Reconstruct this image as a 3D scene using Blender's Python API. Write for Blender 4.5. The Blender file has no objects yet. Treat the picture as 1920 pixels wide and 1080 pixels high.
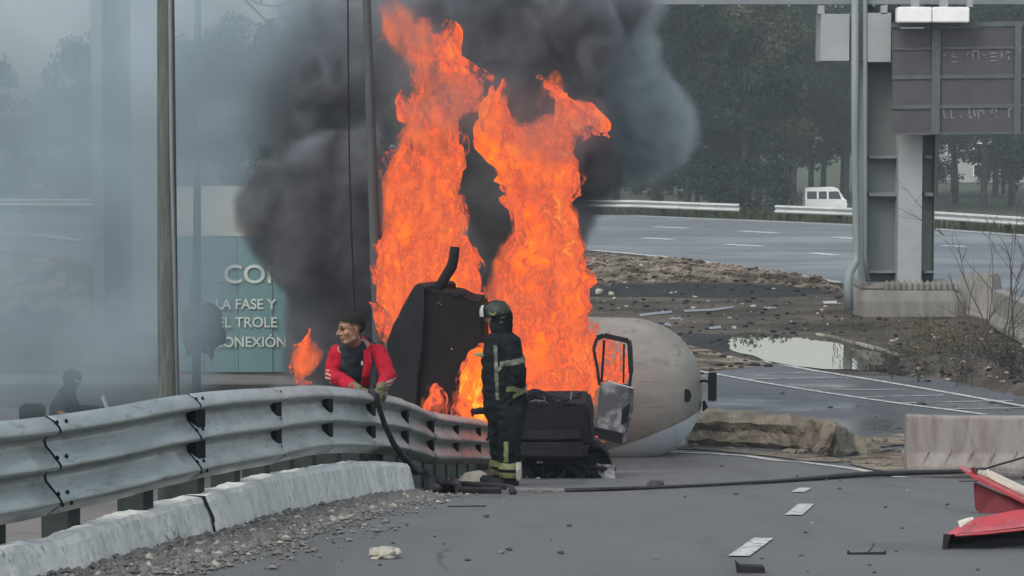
import bpy, bmesh, math, random
import numpy as np
from mathutils import Vector, Matrix, noise as mnoise

R = math.radians
random.seed(7)
rng = np.random.default_rng(7)
SC = bpy.context.scene
COL = SC.collection

# ---------------------------------------------------------------- camera, sky, sun, exposure
CAMZ = 4.1
HAZE = 0.0006
FIRE_GAIN = 0.86
FPX = 5000.0
PITCH = math.atan(340 / FPX)
cam_d = bpy.data.cameras.new('camera')
cam = bpy.data.objects.new('camera', cam_d)
COL.objects.link(cam)
cam_d.sensor_width = 36
cam_d.lens = 36 * FPX / 1920
cam_d.clip_start = 0.5
cam_d.clip_end = 3000
cam.location = (0, 0, CAMZ)
cam.rotation_euler = (R(90) - PITCH, 0, 0)
SC.camera = cam

world = bpy.data.worlds.new('World')
SC.world = world
world.use_nodes = True
wn = world.node_tree
wn.nodes.clear()
SUN_EL, SUN_AZ = R(52), R(215)
sky = wn.nodes.new('ShaderNodeTexSky')
sky.sky_type = 'NISHITA'
sky.sun_disc = False
sky.sun_elevation = SUN_EL
sky.sun_rotation = SUN_AZ
sky.air_density = 1.6
sky.dust_density = 3.0
sky.ozone_density = 1.6
hs = wn.nodes.new('ShaderNodeHueSaturation')
hs.inputs['Saturation'].default_value = 0.55
bgn = wn.nodes.new('ShaderNodeBackground')
bgn.inputs['Strength'].default_value = 0.15
wo = wn.nodes.new('ShaderNodeOutputWorld')
wn.links.new(sky.outputs[0], hs.inputs['Color'])
wn.links.new(hs.outputs[0], bgn.inputs['Color'])
wn.links.new(bgn.outputs[0], wo.inputs['Surface'])

sun_d = bpy.data.lights.new('sun', 'SUN')
sun_d.energy = 0.9
sun_d.angle = R(25)
sun_d.color = (1.0, 0.97, 0.92)
sun = bpy.data.objects.new('sun', sun_d)
COL.objects.link(sun)
# direction towards the sun: (sin az, cos az) in the sky texture's convention
sdir = Vector((math.sin(SUN_AZ) * math.cos(SUN_EL), math.cos(SUN_AZ) * math.cos(SUN_EL), math.sin(SUN_EL)))
sun.rotation_euler = sdir.to_track_quat('Z', 'Y').to_euler()

SC.view_settings.view_transform = 'Standard'
SC.view_settings.look = 'None'
SC.view_settings.exposure = 0.45
SC.view_settings.gamma = 1.0
SC.view_settings.use_curve_mapping = False
SC.cycles.max_bounces = 6
SC.cycles.diffuse_bounces = 2
SC.cycles.glossy_bounces = 2
SC.cycles.transparent_max_bounces = 24
SC.cycles.volume_bounces = 1
SC.cycles.volume_step_rate = 2.0
SC.cycles.volume_max_steps = 128
SC.cycles.use_adaptive_sampling = True
SC.cycles.adaptive_threshold = 0.02
SC.cycles.use_denoising = True
SC.cycles.sample_clamp_indirect = 4.0

# ---------------------------------------------------------------- where things stand
CP, SP = math.cos(PITCH), math.sin(PITCH)

def W(px, py, D):
    """the point at forward distance D that lies in direction (px, py) of the photograph"""
    v = py - 540.0
    dy = FPX * CP - v * SP
    dz = -FPX * SP - v * CP
    t = D / dy
    return Vector(((px - 960.0) * t, D, CAMZ + dz * t))

PROF = [(-5, -1.1), (0, -1.45), (13.4, -2.36), (17.2, -2.67), (20.8, -3.07), (25.7, -3.68), (34.0, -4.55), (37, -4.68), (55.5, -4.68), (58, -4.3), (62, -4.1), (84, -4.02),
        (102, -4.03), (110, -4.4), (140, -8.4), (700, -9.0)]
PY_ = [p[0] for p in PROF]
PZ_ = [p[1] for p in PROF]
KN = sorted(set(PY_ + [39, 41, 43, 45]))

def prof(y):
    return CAMZ + float(np.interp(y, PY_, PZ_))

def sm(x):
    x = min(1.0, max(0.0, x))
    return x * x * (3 - 2 * x)

RAILPX = [(-330, 460, 812), (80, 373, 781), (345, 327, 739), (500, 287, 727), (600, 256, 723), (683, 235, 733), (750, 216, 748),
          (800, 199, 770), (847, 184, 779), (890, 171, 785), (927, 160, 791)]
RAIL = []
for px, s, yt in RAILPX:
    RAIL.append(W(px, yt, 5000.0 / s))
RAILY = [p.y for p in RAIL]
RAILX = [p.x for p in RAIL]
RAILZ = [p.z for p in RAIL]

def railx(y):
    return float(np.interp(y, RAILY, RAILX))

DROP = 0.85
FARX, FARY = [], []
for _px, _py in ((-100, 400), (1190, 403), (1280, 407), (1455, 414), (1597, 420), (1760, 428), (1925, 440), (2100, 454)):
    _s = (_py - 200) / 4.03
    FARX.append((_px - 960) / _s); FARY.append(FPX / _s)
FARX = [-60] + FARX + [60]; FARY = [FARY[0] + .5] + FARY + [82]
def zg(x, y):
    z = prof(y)
    if y > 80:
        z -= 0.27 * sm((y - float(np.interp(x, FARX, FARY)) - 0.2) / 1.2)
    k = (1 - sm((y - 39) / 6.0))
    if k > 0 and x < 0:
        z -= DROP * k * sm((railx(min(y, 30)) - 1.0 - x) / 1.0)
    return z

def G(px, py, off=0.0):
    """where the line of sight meets the ground"""
    lo = None
    D = 3.0
    last = W(px, py, D)
    while D < 600:
        D2 = D * 1.01
        p = W(px, py, D2)
        if p.z <= zg(p.x, p.y):
            a, b = D, D2
            for _ in range(24):
                m = (a + b) / 2
                q = W(px, py, m)
                if q.z <= zg(q.x, q.y): b = m
                else: a = m
            q = W(px, py, b)
            return Vector((q.x, q.y, zg(q.x, q.y) + off))
        D = D2
    q = W(px, py, 600)
    return Vector((q.x, q.y, zg(q.x, q.y) + off))

# ---------------------------------------------------------------- materials
def nn(nt, t, **kw):
    n = nt.nodes.new(t)
    for k, v in kw.items(): setattr(n, k, v)
    return n

def mat(name, c1, c2=None, scale=4.0, detail=6.0, rough=0.8, rough2=None, metal=0.0, bump=0.0, bscale=40.0, stretch=(1, 1, 1),
        lo=0.35, hi=0.65, spec=0.5, spots=None, spotscale=8.0, spotamt=0.5, coat=0.0, bdist=0.02):
    m = bpy.data.materials.new(name)
    m.use_nodes = True
    nt = m.node_tree
    nt.nodes.clear()
    out = nn(nt, 'ShaderNodeOutputMaterial')
    b = nn(nt, 'ShaderNodeBsdfPrincipled')
    nt.links.new(b.outputs[0], out.inputs['Surface'])
    b.inputs['Roughness'].default_value = rough
    b.inputs['Metallic'].default_value = metal
    b.inputs['Specular IOR Level'].default_value = spec
    b.inputs['Coat Weight'].default_value = coat
    tc = nn(nt, 'ShaderNodeTexCoord')
    geo = nn(nt, 'ShaderNodeNewGeometry')
    mp = nn(nt, 'ShaderNodeMapping')
    mp.inputs['Scale'].default_value = stretch
    nt.links.new(geo.outputs['Position'], mp.inputs['Vector'])
    b.inputs['Base Color'].default_value = (*c1, 1)
    col = None
    if c2 is not None:
        n = nn(nt, 'ShaderNodeTexNoise')
        n.inputs['Scale'].default_value = scale
        n.inputs['Detail'].default_value = detail
        n.inputs['Roughness'].default_value = 0.62
        nt.links.new(mp.outputs[0], n.inputs['Vector'])
        mr = nn(nt, 'ShaderNodeMapRange')
        mr.inputs['From Min'].default_value = lo
        mr.inputs['From Max'].default_value = hi
        nt.links.new(n.outputs['Fac'], mr.inputs['Value'])
        mx = nn(nt, 'ShaderNodeMix', data_type='RGBA')
        mx.inputs['A'].default_value = (*c1, 1)
        mx.inputs['B'].default_value = (*c2, 1)
        nt.links.new(mr.outputs[0], mx.inputs['Factor'])
        col = mx.outputs['Result']
        if rough2 is not None:
            mr2 = nn(nt, 'ShaderNodeMapRange')
            mr2.inputs['From Min'].default_value = lo
            mr2.inputs['From Max'].default_value = hi
            mr2.inputs['To Min'].default_value = rough
            mr2.inputs['To Max'].default_value = rough2
            nt.links.new(n.outputs['Fac'], mr2.inputs['Value'])
            nt.links.new(mr2.outputs[0], b.inputs['Roughness'])
    if spots is not None:
        n = nn(nt, 'ShaderNodeTexNoise')
        n.inputs['Scale'].default_value = spotscale
        n.inputs['Detail'].default_value = 8
        n.inputs['Roughness'].default_value = 0.7
        nt.links.new(mp.outputs[0], n.inputs['Vector'])
        mr = nn(nt, 'ShaderNodeMapRange')
        mr.inputs['From Min'].default_value = 0.56
        mr.inputs['From Max'].default_value = 0.66
        mr.inputs['To Max'].default_value = spotamt
        nt.links.new(n.outputs['Fac'], mr.inputs['Value'])
        mx = nn(nt, 'ShaderNodeMix', data_type='RGBA')
        mx.inputs['A'].default_value = (*c1, 1)
        mx.inputs['B'].default_value = (*spots, 1)
        if col is not None: nt.links.new(col, mx.inputs['A'])
        nt.links.new(mr.outputs[0], mx.inputs['Factor'])
        col = mx.outputs['Result']
    if col is not None: nt.links.new(col, b.inputs['Base Color'])
    if bump > 0:
        n = nn(nt, 'ShaderNodeTexNoise')
        n.inputs['Scale'].default_value = bscale
        n.inputs['Detail'].default_value = 5
        nt.links.new(geo.outputs['Position'], n.inputs['Vector'])
        bp = nn(nt, 'ShaderNodeBump')
        bp.inputs['Strength'].default_value = bump
        bp.inputs['Distance'].default_value = bdist
        nt.links.new(n.outputs['Fac'], bp.inputs['Height'])
        nt.links.new(bp.outputs[0], b.inputs['Normal'])
    return m

M = {}
M['asphalt'] = mat('asphalt', (0.078, 0.082, 0.08), (0.102, 0.106, 0.103), scale=0.6, rough=0.62, rough2=0.78, bump=0.5, bscale=160, spots=(0.05, 0.05, 0.052), spotscale=0.7, spotamt=0.45, bdist=0.01)
# cracks and old tyre marks in the near road
_m = M['asphalt']; _nt = _m.node_tree; _b = [n for n in _nt.nodes if n.type == 'BSDF_PRINCIPLED'][0]
_src = _b.inputs['Base Color'].links[0].from_socket
_g = _nt.nodes.new('ShaderNodeNewGeometry')
def _layer(src, scale_vec, kind, scale, lo, hi, colr, amt, mask=None):
    mp = _nt.nodes.new('ShaderNodeMapping'); mp.inputs['Scale'].default_value = scale_vec
    _nt.links.new(_g.outputs['Position'], mp.inputs['Vector'])
    if kind == 'crack':
        wv = _nt.nodes.new('ShaderNodeTexNoise'); wv.inputs['Scale'].default_value = 2.5; wv.inputs['Detail'].default_value = 5
        _nt.links.new(mp.outputs[0], wv.inputs['Vector'])
        vm = _nt.nodes.new('ShaderNodeVectorMath'); vm.operation = 'MULTIPLY_ADD'; vm.inputs[1].default_value = (.5, .5, .5)
        _nt.links.new(wv.outputs['Color'], vm.inputs[0]); _nt.links.new(mp.outputs[0], vm.inputs[2])
        t = _nt.nodes.new('ShaderNodeTexVoronoi'); t.feature = 'DISTANCE_TO_EDGE'; t.inputs['Scale'].default_value = scale
        _nt.links.new(vm.outputs[0], t.inputs['Vector']); o_ = t.outputs['Distance']
    else:
        t = _nt.nodes.new('ShaderNodeTexNoise'); t.inputs['Scale'].default_value = scale; t.inputs['Detail'].default_value = 4
        _nt.links.new(mp.outputs[0], t.inputs['Vector']); o_ = t.outputs['Fac']
    mr = _nt.nodes.new('ShaderNodeMapRange'); mr.inputs['From Min'].default_value = lo; mr.inputs['From Max'].default_value = hi; mr.inputs['To Min'].default_value = 0; mr.inputs['To Max'].default_value = amt
    _nt.links.new(o_, mr.inputs['Value'])
    f = mr.outputs[0]
    if kind == 'crack':
        mk = _nt.nodes.new('ShaderNodeTexNoise'); mk.inputs['Scale'].default_value = .45
        _nt.links.new(_g.outputs['Position'], mk.inputs['Vector'])
        m2 = _nt.nodes.new('ShaderNodeMapRange'); m2.inputs['From Min'].default_value = .5; m2.inputs['From Max'].default_value = .6
        _nt.links.new(mk.outputs['Fac'], m2.inputs['Value'])
        mu = _nt.nodes.new('ShaderNodeMath'); mu.operation = 'MULTIPLY'; _nt.links.new(f, mu.inputs[0]); _nt.links.new(m2.outputs[0], mu.inputs[1]); f = mu.outputs[0]
    mx = _nt.nodes.new('ShaderNodeMix'); mx.data_type = 'RGBA'; mx.inputs['B'].default_value = (*colr, 1)
    _nt.links.new(f, mx.inputs['Factor']); _nt.links.new(src, mx.inputs['A'])
    return mx.outputs['Result']
_s = _layer(_src, (1, .35, 1), 'crack', .55, .012, .003, (.028, .029, .029), .75)
_s = _layer(_s, (1.2, .06, 1), 'noise', 1.5, .5, .66, (.055, .057, .057), .6)
_s = _layer(_s, (1, 1, 1), 'noise', 38, .58, .72, (.17, .175, .17), .55)
_nt.links.new(_s, _b.inputs['Base Color'])
M['highway'] = mat('wet_asphalt', (0.055, 0.06, 0.066), (0.09, 0.097, 0.105), scale=0.16, rough=0.26, rough2=0.6, detail=9, bump=0.15, bscale=20, stretch=(0.5, 0.95, 1), lo=0.4, hi=0.6)
M['gore'] = mat('damp_asphalt', (0.035, 0.04, 0.045), (0.08, 0.084, 0.09), scale=0.5, rough=0.22, rough2=0.7, detail=9, bump=0.15, bscale=30, stretch=(0.5, 0.9, 1), lo=0.4, hi=0.58)
M['side'] = mat('dusty_asphalt', (0.10, 0.095, 0.093), (0.16, 0.145, 0.135), scale=0.5, rough=0.8)
M['dirt'] = mat('wet_dirt', (0.04, 0.036, 0.031), (0.105, 0.092, 0.075), scale=0.9, detail=9, rough=0.9, bump=0.9, bscale=9, spec=.15, stretch=(0.5, 1.8, 1), spots=(0.035, 0.033, 0.03), spotscale=1.4, spotamt=0.8, bdist=0.1)
M['mound'] = mat('loose_earth', (0.075, 0.06, 0.045), (0.27, 0.23, 0.18), scale=1.5, detail=9, rough=0.95, spec=.1, lo=.42, hi=.6, bump=1.0, bscale=5, spots=(0.05, 0.045, 0.04), spotscale=2.5, spotamt=0.8, bdist=0.15)
M['ditch'] = mat('wet_mud', (0.012, 0.013, 0.013), (0.03, 0.028, 0.025), scale=2, rough=0.7, spec=.12, bump=0.5, bscale=10)
M['grass'] = mat('dull_grass', (0.03, 0.042, 0.022), (0.085, 0.095, 0.055), scale=1.2, rough=0.95, spec=.1)
M['line'] = mat('road_paint', (0.45, 0.45, 0.42), (0.17, 0.17, 0.165), scale=12, detail=9, rough=0.7, lo=0.47, hi=0.62)
M['line_worn'] = mat('worn_road_paint', (0.36, 0.36, 0.34), (0.12, 0.12, 0.12), scale=5, rough=0.75, lo=0.4, hi=0.65)
M['galv'] = mat('galvanised_steel', (0.43, 0.46, 0.45), (0.26, 0.285, 0.28), scale=2.2, detail=8, rough=0.36, rough2=0.55, metal=0.72, bump=0.1, bscale=14, stretch=(1, .5, 2.5), spots=(0.09, 0.085, 0.075), spotscale=10, spotamt=0.55, lo=0.3, hi=0.7)
M['post'] = mat('weathered_green_post', (0.022, 0.032, 0.031), (0.038, 0.05, 0.048), scale=8, rough=0.8, spec=.2)
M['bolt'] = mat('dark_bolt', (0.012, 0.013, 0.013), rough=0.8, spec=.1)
M['whitewash'] = mat('whitewashed_concrete', (0.66, 0.66, 0.62), (0.46, 0.465, 0.44), scale=3, rough=0.85, bump=0.6, bscale=22, stretch=(2.6, 2.6, 0.5), spots=(0.17, 0.17, 0.16), spotscale=9, spotamt=0.85)
M['concrete'] = mat('grey_concrete', (0.22, 0.21, 0.19), (0.15, 0.145, 0.13), scale=2.5, rough=0.88, bump=0.35, bscale=25, stretch=(1.5, 1.5, 0.35), spots=(0.17, 0.14, 0.13), spotscale=4, spotamt=0.5)
M['pinkcon'] = mat('stained_concrete', (0.24, 0.22, 0.2), (0.17, 0.135, 0.125), scale=3.2, rough=0.88, bump=0.3, bscale=25, stretch=(1.9, 1.9, 0.3), lo=0.42, hi=0.62, spots=(0.14, 0.085, 0.08), spotscale=3.5, spotamt=0.45)
M['slab'] = mat('mud_caked_concrete', (0.21, 0.185, 0.14), (0.09, 0.08, 0.065), scale=3.0, detail=9, rough=0.95, bump=1.0, bscale=9, spots=(0.04, 0.04, 0.038), spotscale=2.2, spotamt=0.75, bdist=0.08)
M['gravel'] = mat('gravel', (0.075, 0.074, 0.07), (0.19, 0.185, 0.175), scale=22, rough=0.95)
M['stone_pale'] = mat('pale_stone', (0.42, 0.39, 0.32), (0.28, 0.26, 0.21), scale=20, rough=0.9, bump=0.6, bscale=60)
M['stone_dark'] = mat('dark_stone', (0.035, 0.033, 0.032), (0.07, 0.065, 0.06), scale=30, rough=0.9)
M['char'] = mat('charred_steel', (0.006, 0.006, 0.008), (0.014, 0.0135, 0.015), scale=3, rough=0.8, rough2=0.95, spec=.2, bump=0.3, bscale=14)
M['char2'] = mat('sooty_paint', (0.013, 0.013, 0.016), (0.03, 0.028, 0.029), scale=2.4, rough=0.85, spec=.15, bump=0.2, bscale=10, lo=0.4, hi=0.7)
M['ash'] = mat('ash_and_burnt_paint', (0.06, 0.06, 0.065), (0.3, 0.31, 0.33), scale=3.4, detail=8, rough=0.85, lo=0.46, hi=0.62)
M['pole'] = mat('weathered_pole', (0.115, 0.13, 0.115), (0.065, 0.078, 0.068), scale=4, rough=0.85, spec=.2, stretch=(7, 7, 0.5), spots=(0.06, 0.065, 0.055), spotscale=2.2, spotamt=0.8)
M['pole_dark'] = mat('dark_grey_pole', (0.05, 0.062, 0.066), (0.07, 0.084, 0.088), scale=4, rough=0.7, spec=.25, stretch=(1, 1, 0.3))
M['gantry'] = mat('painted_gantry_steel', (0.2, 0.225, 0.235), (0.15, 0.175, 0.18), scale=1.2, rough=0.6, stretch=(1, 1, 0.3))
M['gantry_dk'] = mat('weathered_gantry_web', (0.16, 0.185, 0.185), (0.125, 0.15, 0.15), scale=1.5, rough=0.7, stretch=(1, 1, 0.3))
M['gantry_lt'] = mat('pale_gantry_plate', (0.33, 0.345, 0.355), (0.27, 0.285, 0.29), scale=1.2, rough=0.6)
M['blueg'] = mat('blue_base_plate', (0.03, 0.06, 0.07), rough=0.6)
M['signback'] = mat('brown_sign_back', (0.06, 0.056, 0.066), (0.08, 0.074, 0.082), scale=2.0, rough=0.75)
M['signrib'] = mat('grey_sign_rib', (0.1, 0.112, 0.112), (0.075, 0.085, 0.085), scale=5, rough=0.7)
M['scrap'] = mat('faded_letter_scrap', (0.24, 0.25, 0.25), (0.1, 0.1, 0.105), scale=20, rough=0.7)
M['teal'] = mat('teal_hoarding', (0.165, 0.285, 0.29), (0.135, 0.24, 0.25), scale=1.0, rough=0.7, stretch=(1, 1, .4))
M['cream'] = mat('cream_hoarding', (0.6, 0.58, 0.5), (0.52, 0.5, 0.43), scale=1.0, rough=0.8)
M['white'] = mat('white_paint', (0.85, 0.86, 0.85), (0.78, 0.79, 0.78), scale=4, rough=0.4)
M['glass'] = mat('dark_glass', (0.02, 0.025, 0.03), rough=0.1)
M['rubber'] = mat('black_rubber', (0.012, 0.012, 0.014), (0.025, 0.025, 0.026), scale=12, rough=0.85, spec=.15)
M['hose'] = mat('soaked_hose', (0.016, 0.016, 0.02), (0.035, 0.033, 0.037), scale=9, rough=0.7, spec=.25)
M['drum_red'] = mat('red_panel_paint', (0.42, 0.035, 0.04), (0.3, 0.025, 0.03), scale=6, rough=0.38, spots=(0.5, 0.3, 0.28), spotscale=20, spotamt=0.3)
M['dark_red'] = mat('dark_red_plastic', (0.2, 0.02, 0.028), (0.13, 0.015, 0.02), scale=6, rough=0.5)  # the upright panel's own darker red
M['pale_edge'] = mat('pale_torn_edge', (0.62, 0.57, 0.48), (0.5, 0.44, 0.38), scale=12, rough=0.6)
M['skin'] = mat('skin', (0.32, 0.17, 0.11), (0.26, 0.135, 0.09), scale=12, rough=0.5)
M['hair'] = mat('black_hair', (0.012, 0.011, 0.011), (0.02, 0.018, 0.017), scale=60, rough=0.8, spec=.1)
M['redcloth'] = mat('red_cloth', (0.42, 0.012, 0.03), (0.28, 0.008, 0.02), scale=6, rough=0.9, spec=.15, bump=0.8, bscale=13, bdist=0.03)
M['navy'] = mat('navy_cloth', (0.016, 0.022, 0.03), (0.03, 0.04, 0.05), scale=5, rough=0.95, spec=.1, bump=0.8, bscale=13, bdist=0.03)
M['turnout'] = mat('dark_turnout_cloth', (0.005, 0.007, 0.009), (0.011, 0.014, 0.017), scale=6, rough=0.95, spec=.12, bump=0.8, bscale=11, bdist=0.03)
M['refl'] = mat('yellow_reflective_tape', (0.2, 0.22, 0.09), (0.12, 0.14, 0.07), scale=25, rough=0.5)
M['reflg'] = mat('grey_reflective_tape', (0.1, 0.115, 0.085), (0.065, 0.078, 0.06), scale=25, rough=0.5)
M['glove'] = mat('olive_glove', (0.13, 0.12, 0.06), (0.08, 0.075, 0.04), scale=20, rough=0.85)
M['yellow'] = mat('yellow_rubber', (0.45, 0.3, 0.02), rough=0.6)
M['bark'] = mat('bark', (0.02, 0.018, 0.016), (0.04, 0.036, 0.032), scale=3, rough=0.95)
M['twig'] = mat('bare_twig', (0.06, 0.05, 0.045), rough=0.9)
M['leafA'] = mat('dark_leaves', (0.010, 0.018, 0.014), (0.024, 0.036, 0.025), scale=0.35, rough=0.9, spec=.08, detail=4, lo=0.4, hi=0.6)
M['leafB'] = mat('olive_leaves', (0.035, 0.047, 0.024), (0.075, 0.082, 0.042), scale=0.35, rough=0.9, spec=.08, detail=4, lo=0.4, hi=0.6)
M['plaster'] = mat('pale_plaster', (0.4, 0.4, 0.37), (0.3, 0.3, 0.28), scale=0.5, rough=0.9)
M['blackp'] = mat('black_plastic', (0.006, 0.007, 0.010), rough=0.6, spec=.2)
M['orange'] = mat('orange_plastic', (0.5, 0.2, 0.1), rough=0.6)
M['straw'] = mat('dry_weed', (0.12, 0.105, 0.06), (0.06, 0.055, 0.035), scale=3, rough=0.95)

# ---------------------------------------------------------------- mesh helpers
def mesh_of(verts, faces, m=None, smooth=False, name='mesh'):
    me = bpy.data.meshes.new(name)
    me.from_pydata([tuple(v) for v in verts], [], [tuple(f) for f in faces])
    if isinstance(m, (list, tuple)):
        for q in m: me.materials.append(q)
    elif m is not None: me.materials.append(m)
    if smooth: me.polygons.foreach_set('use_smooth', [True] * len(me.polygons))
    me.validate()
    me.update()
    return me

def link(name, me, parent=None, loc=(0, 0, 0), rot=(0, 0, 0), scale=(1, 1, 1)):
    o = bpy.data.objects.new(name, me)
    COL.objects.link(o)
    o.location = loc
    o.rotation_euler = rot
    o.scale = scale
    if parent is not None: o.parent = parent
    return o

def props(o, label=None, cat=None, group=None, kind=None):
    if label: o['label'] = label
    if cat: o['category'] = cat
    if group: o['group'] = group
    if kind: o['kind'] = kind
    return o

def thing(name, base, label, cat, group=None, rz=0.0):
    o = bpy.data.objects.new(name, None)
    COL.objects.link(o)
    o.location = base
    o.rotation_euler = (0, 0, rz)
    o.empty_display_size = 0.2
    return props(o, label, cat, group)

class B:
    """collects shapes, in world coordinates"""
    def __init__(s): s.v = []; s.f = []; s.mi = []
    def add(s, vs, fs, mi=0):
        n = len(s.v)
        s.v += [Vector(v) for v in vs]
        s.f += [tuple(i + n for i in f) for f in fs]
        s.mi += [mi] * len(fs)
        return s
    def box(s, c, size, rot=None, mi=0):
        hx, hy, hz = size[0] / 2, size[1] / 2, size[2] / 2
        vs = [Vector((x, y, z)) for x in (-hx, hx) for y in (-hy, hy) for z in (-hz, hz)]
        if rot is not None: vs = [rot @ v for v in vs]
        c = Vector(c)
        return s.add([v + c for v in vs], [(0, 1, 3, 2), (4, 6, 7, 5), (0, 4, 5, 1), (2, 3, 7, 6), (0, 2, 6, 4), (1, 5, 7, 3)], mi)
    def bar(s, a, b, w, h, up=Vector((0, 0, 1)), mi=0):
        a, b = Vector(a), Vector(b)
        d = (b - a).normalized()
        if abs(d.dot(up)) > 0.99: up = Vector((0, 1, 0))
        x = d.cross(up).normalized() * w / 2
        y = x.cross(d).normalized() * h / 2
        vs = [a - x - y, a + x - y, a + x + y, a - x + y, b - x - y, b + x - y, b + x + y, b - x + y]
        return s.add(vs, [(3, 2, 1, 0), (4, 5, 6, 7), (0, 1, 5, 4), (1, 2, 6, 5), (2, 3, 7, 6), (3, 0, 4, 7)], mi)
    def tube(s, pts, r, n=8, mi=0, flat=1.0, caps=True, up=None):
        pts = [Vector(p) for p in pts]
        rs = r if isinstance(r, (list, tuple)) else [r] * len(pts)
        rings = []
        prev = None
        for i, p in enumerate(pts):
            t = (pts[min(i + 1, len(pts) - 1)] - pts[max(i - 1, 0)]).normalized()
            if prev is None:
                u = up or (Vector((0, 0, 1)) if abs(t.z) < 0.9 else Vector((0, 1, 0)))
                x = t.cross(u).normalized()
            else:
                x = (prev - t * prev.dot(t)).normalized()
            prev = x
            y = x.cross(t).normalized()
            rings.append([p + (x * math.cos(2 * math.pi * k / n) + y * math.sin(2 * math.pi * k / n) * flat) * rs[i] for k in range(n)])
        vs = [v for rg in rings for v in rg]
        fs = []
        for i in range(len(pts) - 1):
            for k in range(n):
                a, b = i * n + k, i * n + (k + 1) % n
                fs.append((a, b, b + n, a + n))
        if caps:
            fs.append(tuple(range(n))[::-1])
            fs.append(tuple((len(pts) - 1) * n + k for k in range(n)))
        return s.add(vs, fs, mi)
    def loft(s, rings, mi=0, closed=True, caps=True):
        n = len(rings[0])
        vs = [v for rg in rings for v in rg]
        fs = []
        for i in range(len(rings) - 1):
            for k in range(n if closed else n - 1):
                a, b = i * n + k, i * n + (k + 1) % n
                fs.append((a, b, b + n, a + n))
        if caps and closed:
            fs.append(tuple(range(n))[::-1])
            fs.append(tuple((len(rings) - 1) * n + k for k in range(n)))
        return s.add(vs, fs, mi)
    def prism(s, poly, depth, mi=0):
        """poly: 3D points of one face; depth: vector to the other"""
        d = Vector(depth)
        n = len(poly)
        vs = [Vector(p) for p in poly] + [Vector(p) + d for p in poly]
        fs = [tuple(range(n)), tuple(range(2 * n - 1, n - 1, -1))]
        for k in range(n): fs.append((k, n + k, n + (k + 1) % n, (k + 1) % n))
        return s.add(vs, fs, mi)
    def mesh(s, m, base=(0, 0, 0), smooth=False, bevel=0.0, noise_amp=0.0, noise_scale=3.0, sub=0, name='mesh'):
        base = Vector(base)
        me = mesh_of([v - base for v in s.v], s.f, m, smooth, name)
        if isinstance(m, (list, tuple)):
            if len(me.polygons) == len(s.mi): me.polygons.foreach_set('material_index', s.mi)
        bm = bmesh.new()
        bm.from_mesh(me)
        bmesh.ops.recalc_face_normals(bm, faces=bm.faces)
        if bevel > 0:
            es = [e for e in bm.edges if len(e.link_faces) == 2 and e.calc_face_angle(0) > 0.5]
            bmesh.ops.bevel(bm, geom=es, offset=bevel, segments=2, affect='EDGES', clamp_overlap=True)
        for _ in range(sub):
            bmesh.ops.subdivide_edges(bm, edges=[e for e in bm.edges if e.calc_length() > 0.04], cuts=1, use_grid_fill=True)
        if noise_amp > 0:
            for v in bm.verts:
                w = (v.co + base) * noise_scale
                v.co += Vector((mnoise.noise(w), mnoise.noise(w + Vector((31, 0, 0))), mnoise.noise(w + Vector((0, 57, 0))))) * noise_amp
        bm.to_mesh(me)
        bm.free()
        if smooth:
            me.polygons.foreach_set('use_smooth', [True] * len(me.polygons))
        return me
    def part(s, name, m, root, parent=None, **kw):
        """a part of root (an Empty without rotation), or of another part of it"""
        me = s.mesh(m, root.location, name=name, **kw)
        return link(name, me, parent or root)
    def solo(s, name, m, base, label=None, cat=None, group=None, kind=None, **kw):
        me = s.mesh(m, base, name=name, **kw)
        return props(link(name, me, None, base), label, cat, group, kind)

def sheet(name, poly, m, off, extra=0.0, ground=zg, jag=0.0, kind='structure'):
    """a flat-lying sheet that follows the ground's profile; poly is a list of (x, y)"""
    if jag > 0:
        q = []
        for i in range(len(poly)):
            a, b = Vector((poly[i][0], poly[i][1])), Vector((poly[(i + 1) % len(poly)][0], poly[(i + 1) % len(poly)][1]))
            n = max(1, int((b - a).length / 0.35))
            for k in range(n):
                p = a.lerp(b, k / n)
                q.append((p.x + jag * mnoise.noise((p.x * 1.7, p.y * 1.7, 3)) * 1.6, p.y + jag * 2 * mnoise.noise((p.x * 1.7, p.y * 1.7, 9))))
        poly = q
    bm = bmesh.new()
    vs = [bm.verts.new((p[0], p[1], 0)) for p in poly]
    f = bm.faces.new(vs)
    f.normal_update()
    if f.normal.z < 0: f.normal_flip()
    bmesh.ops.triangulate(bm, faces=bm.faces)
    y0, y1 = min(p[1] for p in poly), max(p[1] for p in poly)
    for k in KN:
        if y0 < k < y1:
            bmesh.ops.bisect_plane(bm, geom=bm.verts[:] + bm.edges[:] + bm.faces[:], plane_co=(0, k, 0), plane_no=(0, 1, 0))
    for v in bm.verts: v.co.z = ground(v.co.x, v.co.y) + off
    me = bpy.data.meshes.new(name)
    bm.to_mesh(me)
    bm.free()
    me.materials.append(m)
    o = link(name, me)
    if kind: o['kind'] = kind
    return o

def copy_tree(o, parent=None):
    c = o.copy()
    COL.objects.link(c)
    c.parent = parent
    for ch in list(o.children): copy_tree(ch, c)
    return c

def rock_mesh(r, seed, m, sub=2, flat=0.6, name='stone'):
    bm = bmesh.new()
    bmesh.ops.create_icosphere(bm, subdivisions=sub, radius=r)
    for v in bm.verts:
        n = v.co.normalized()
        k = 1 + 0.45 * mnoise.noise(n * 1.6 + Vector((seed * 7.1, 0, 0))) + 0.2 * mnoise.noise(n * 4 + Vector((0, seed * 3.3, 0)))
        v.co = Vector((v.co.x * k, v.co.y * k, v.co.z * k * flat))
    me = bpy.data.meshes.new(name)
    bm.to_mesh(me)
    bm.free()
    me.materials.append(m)
    return me

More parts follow.
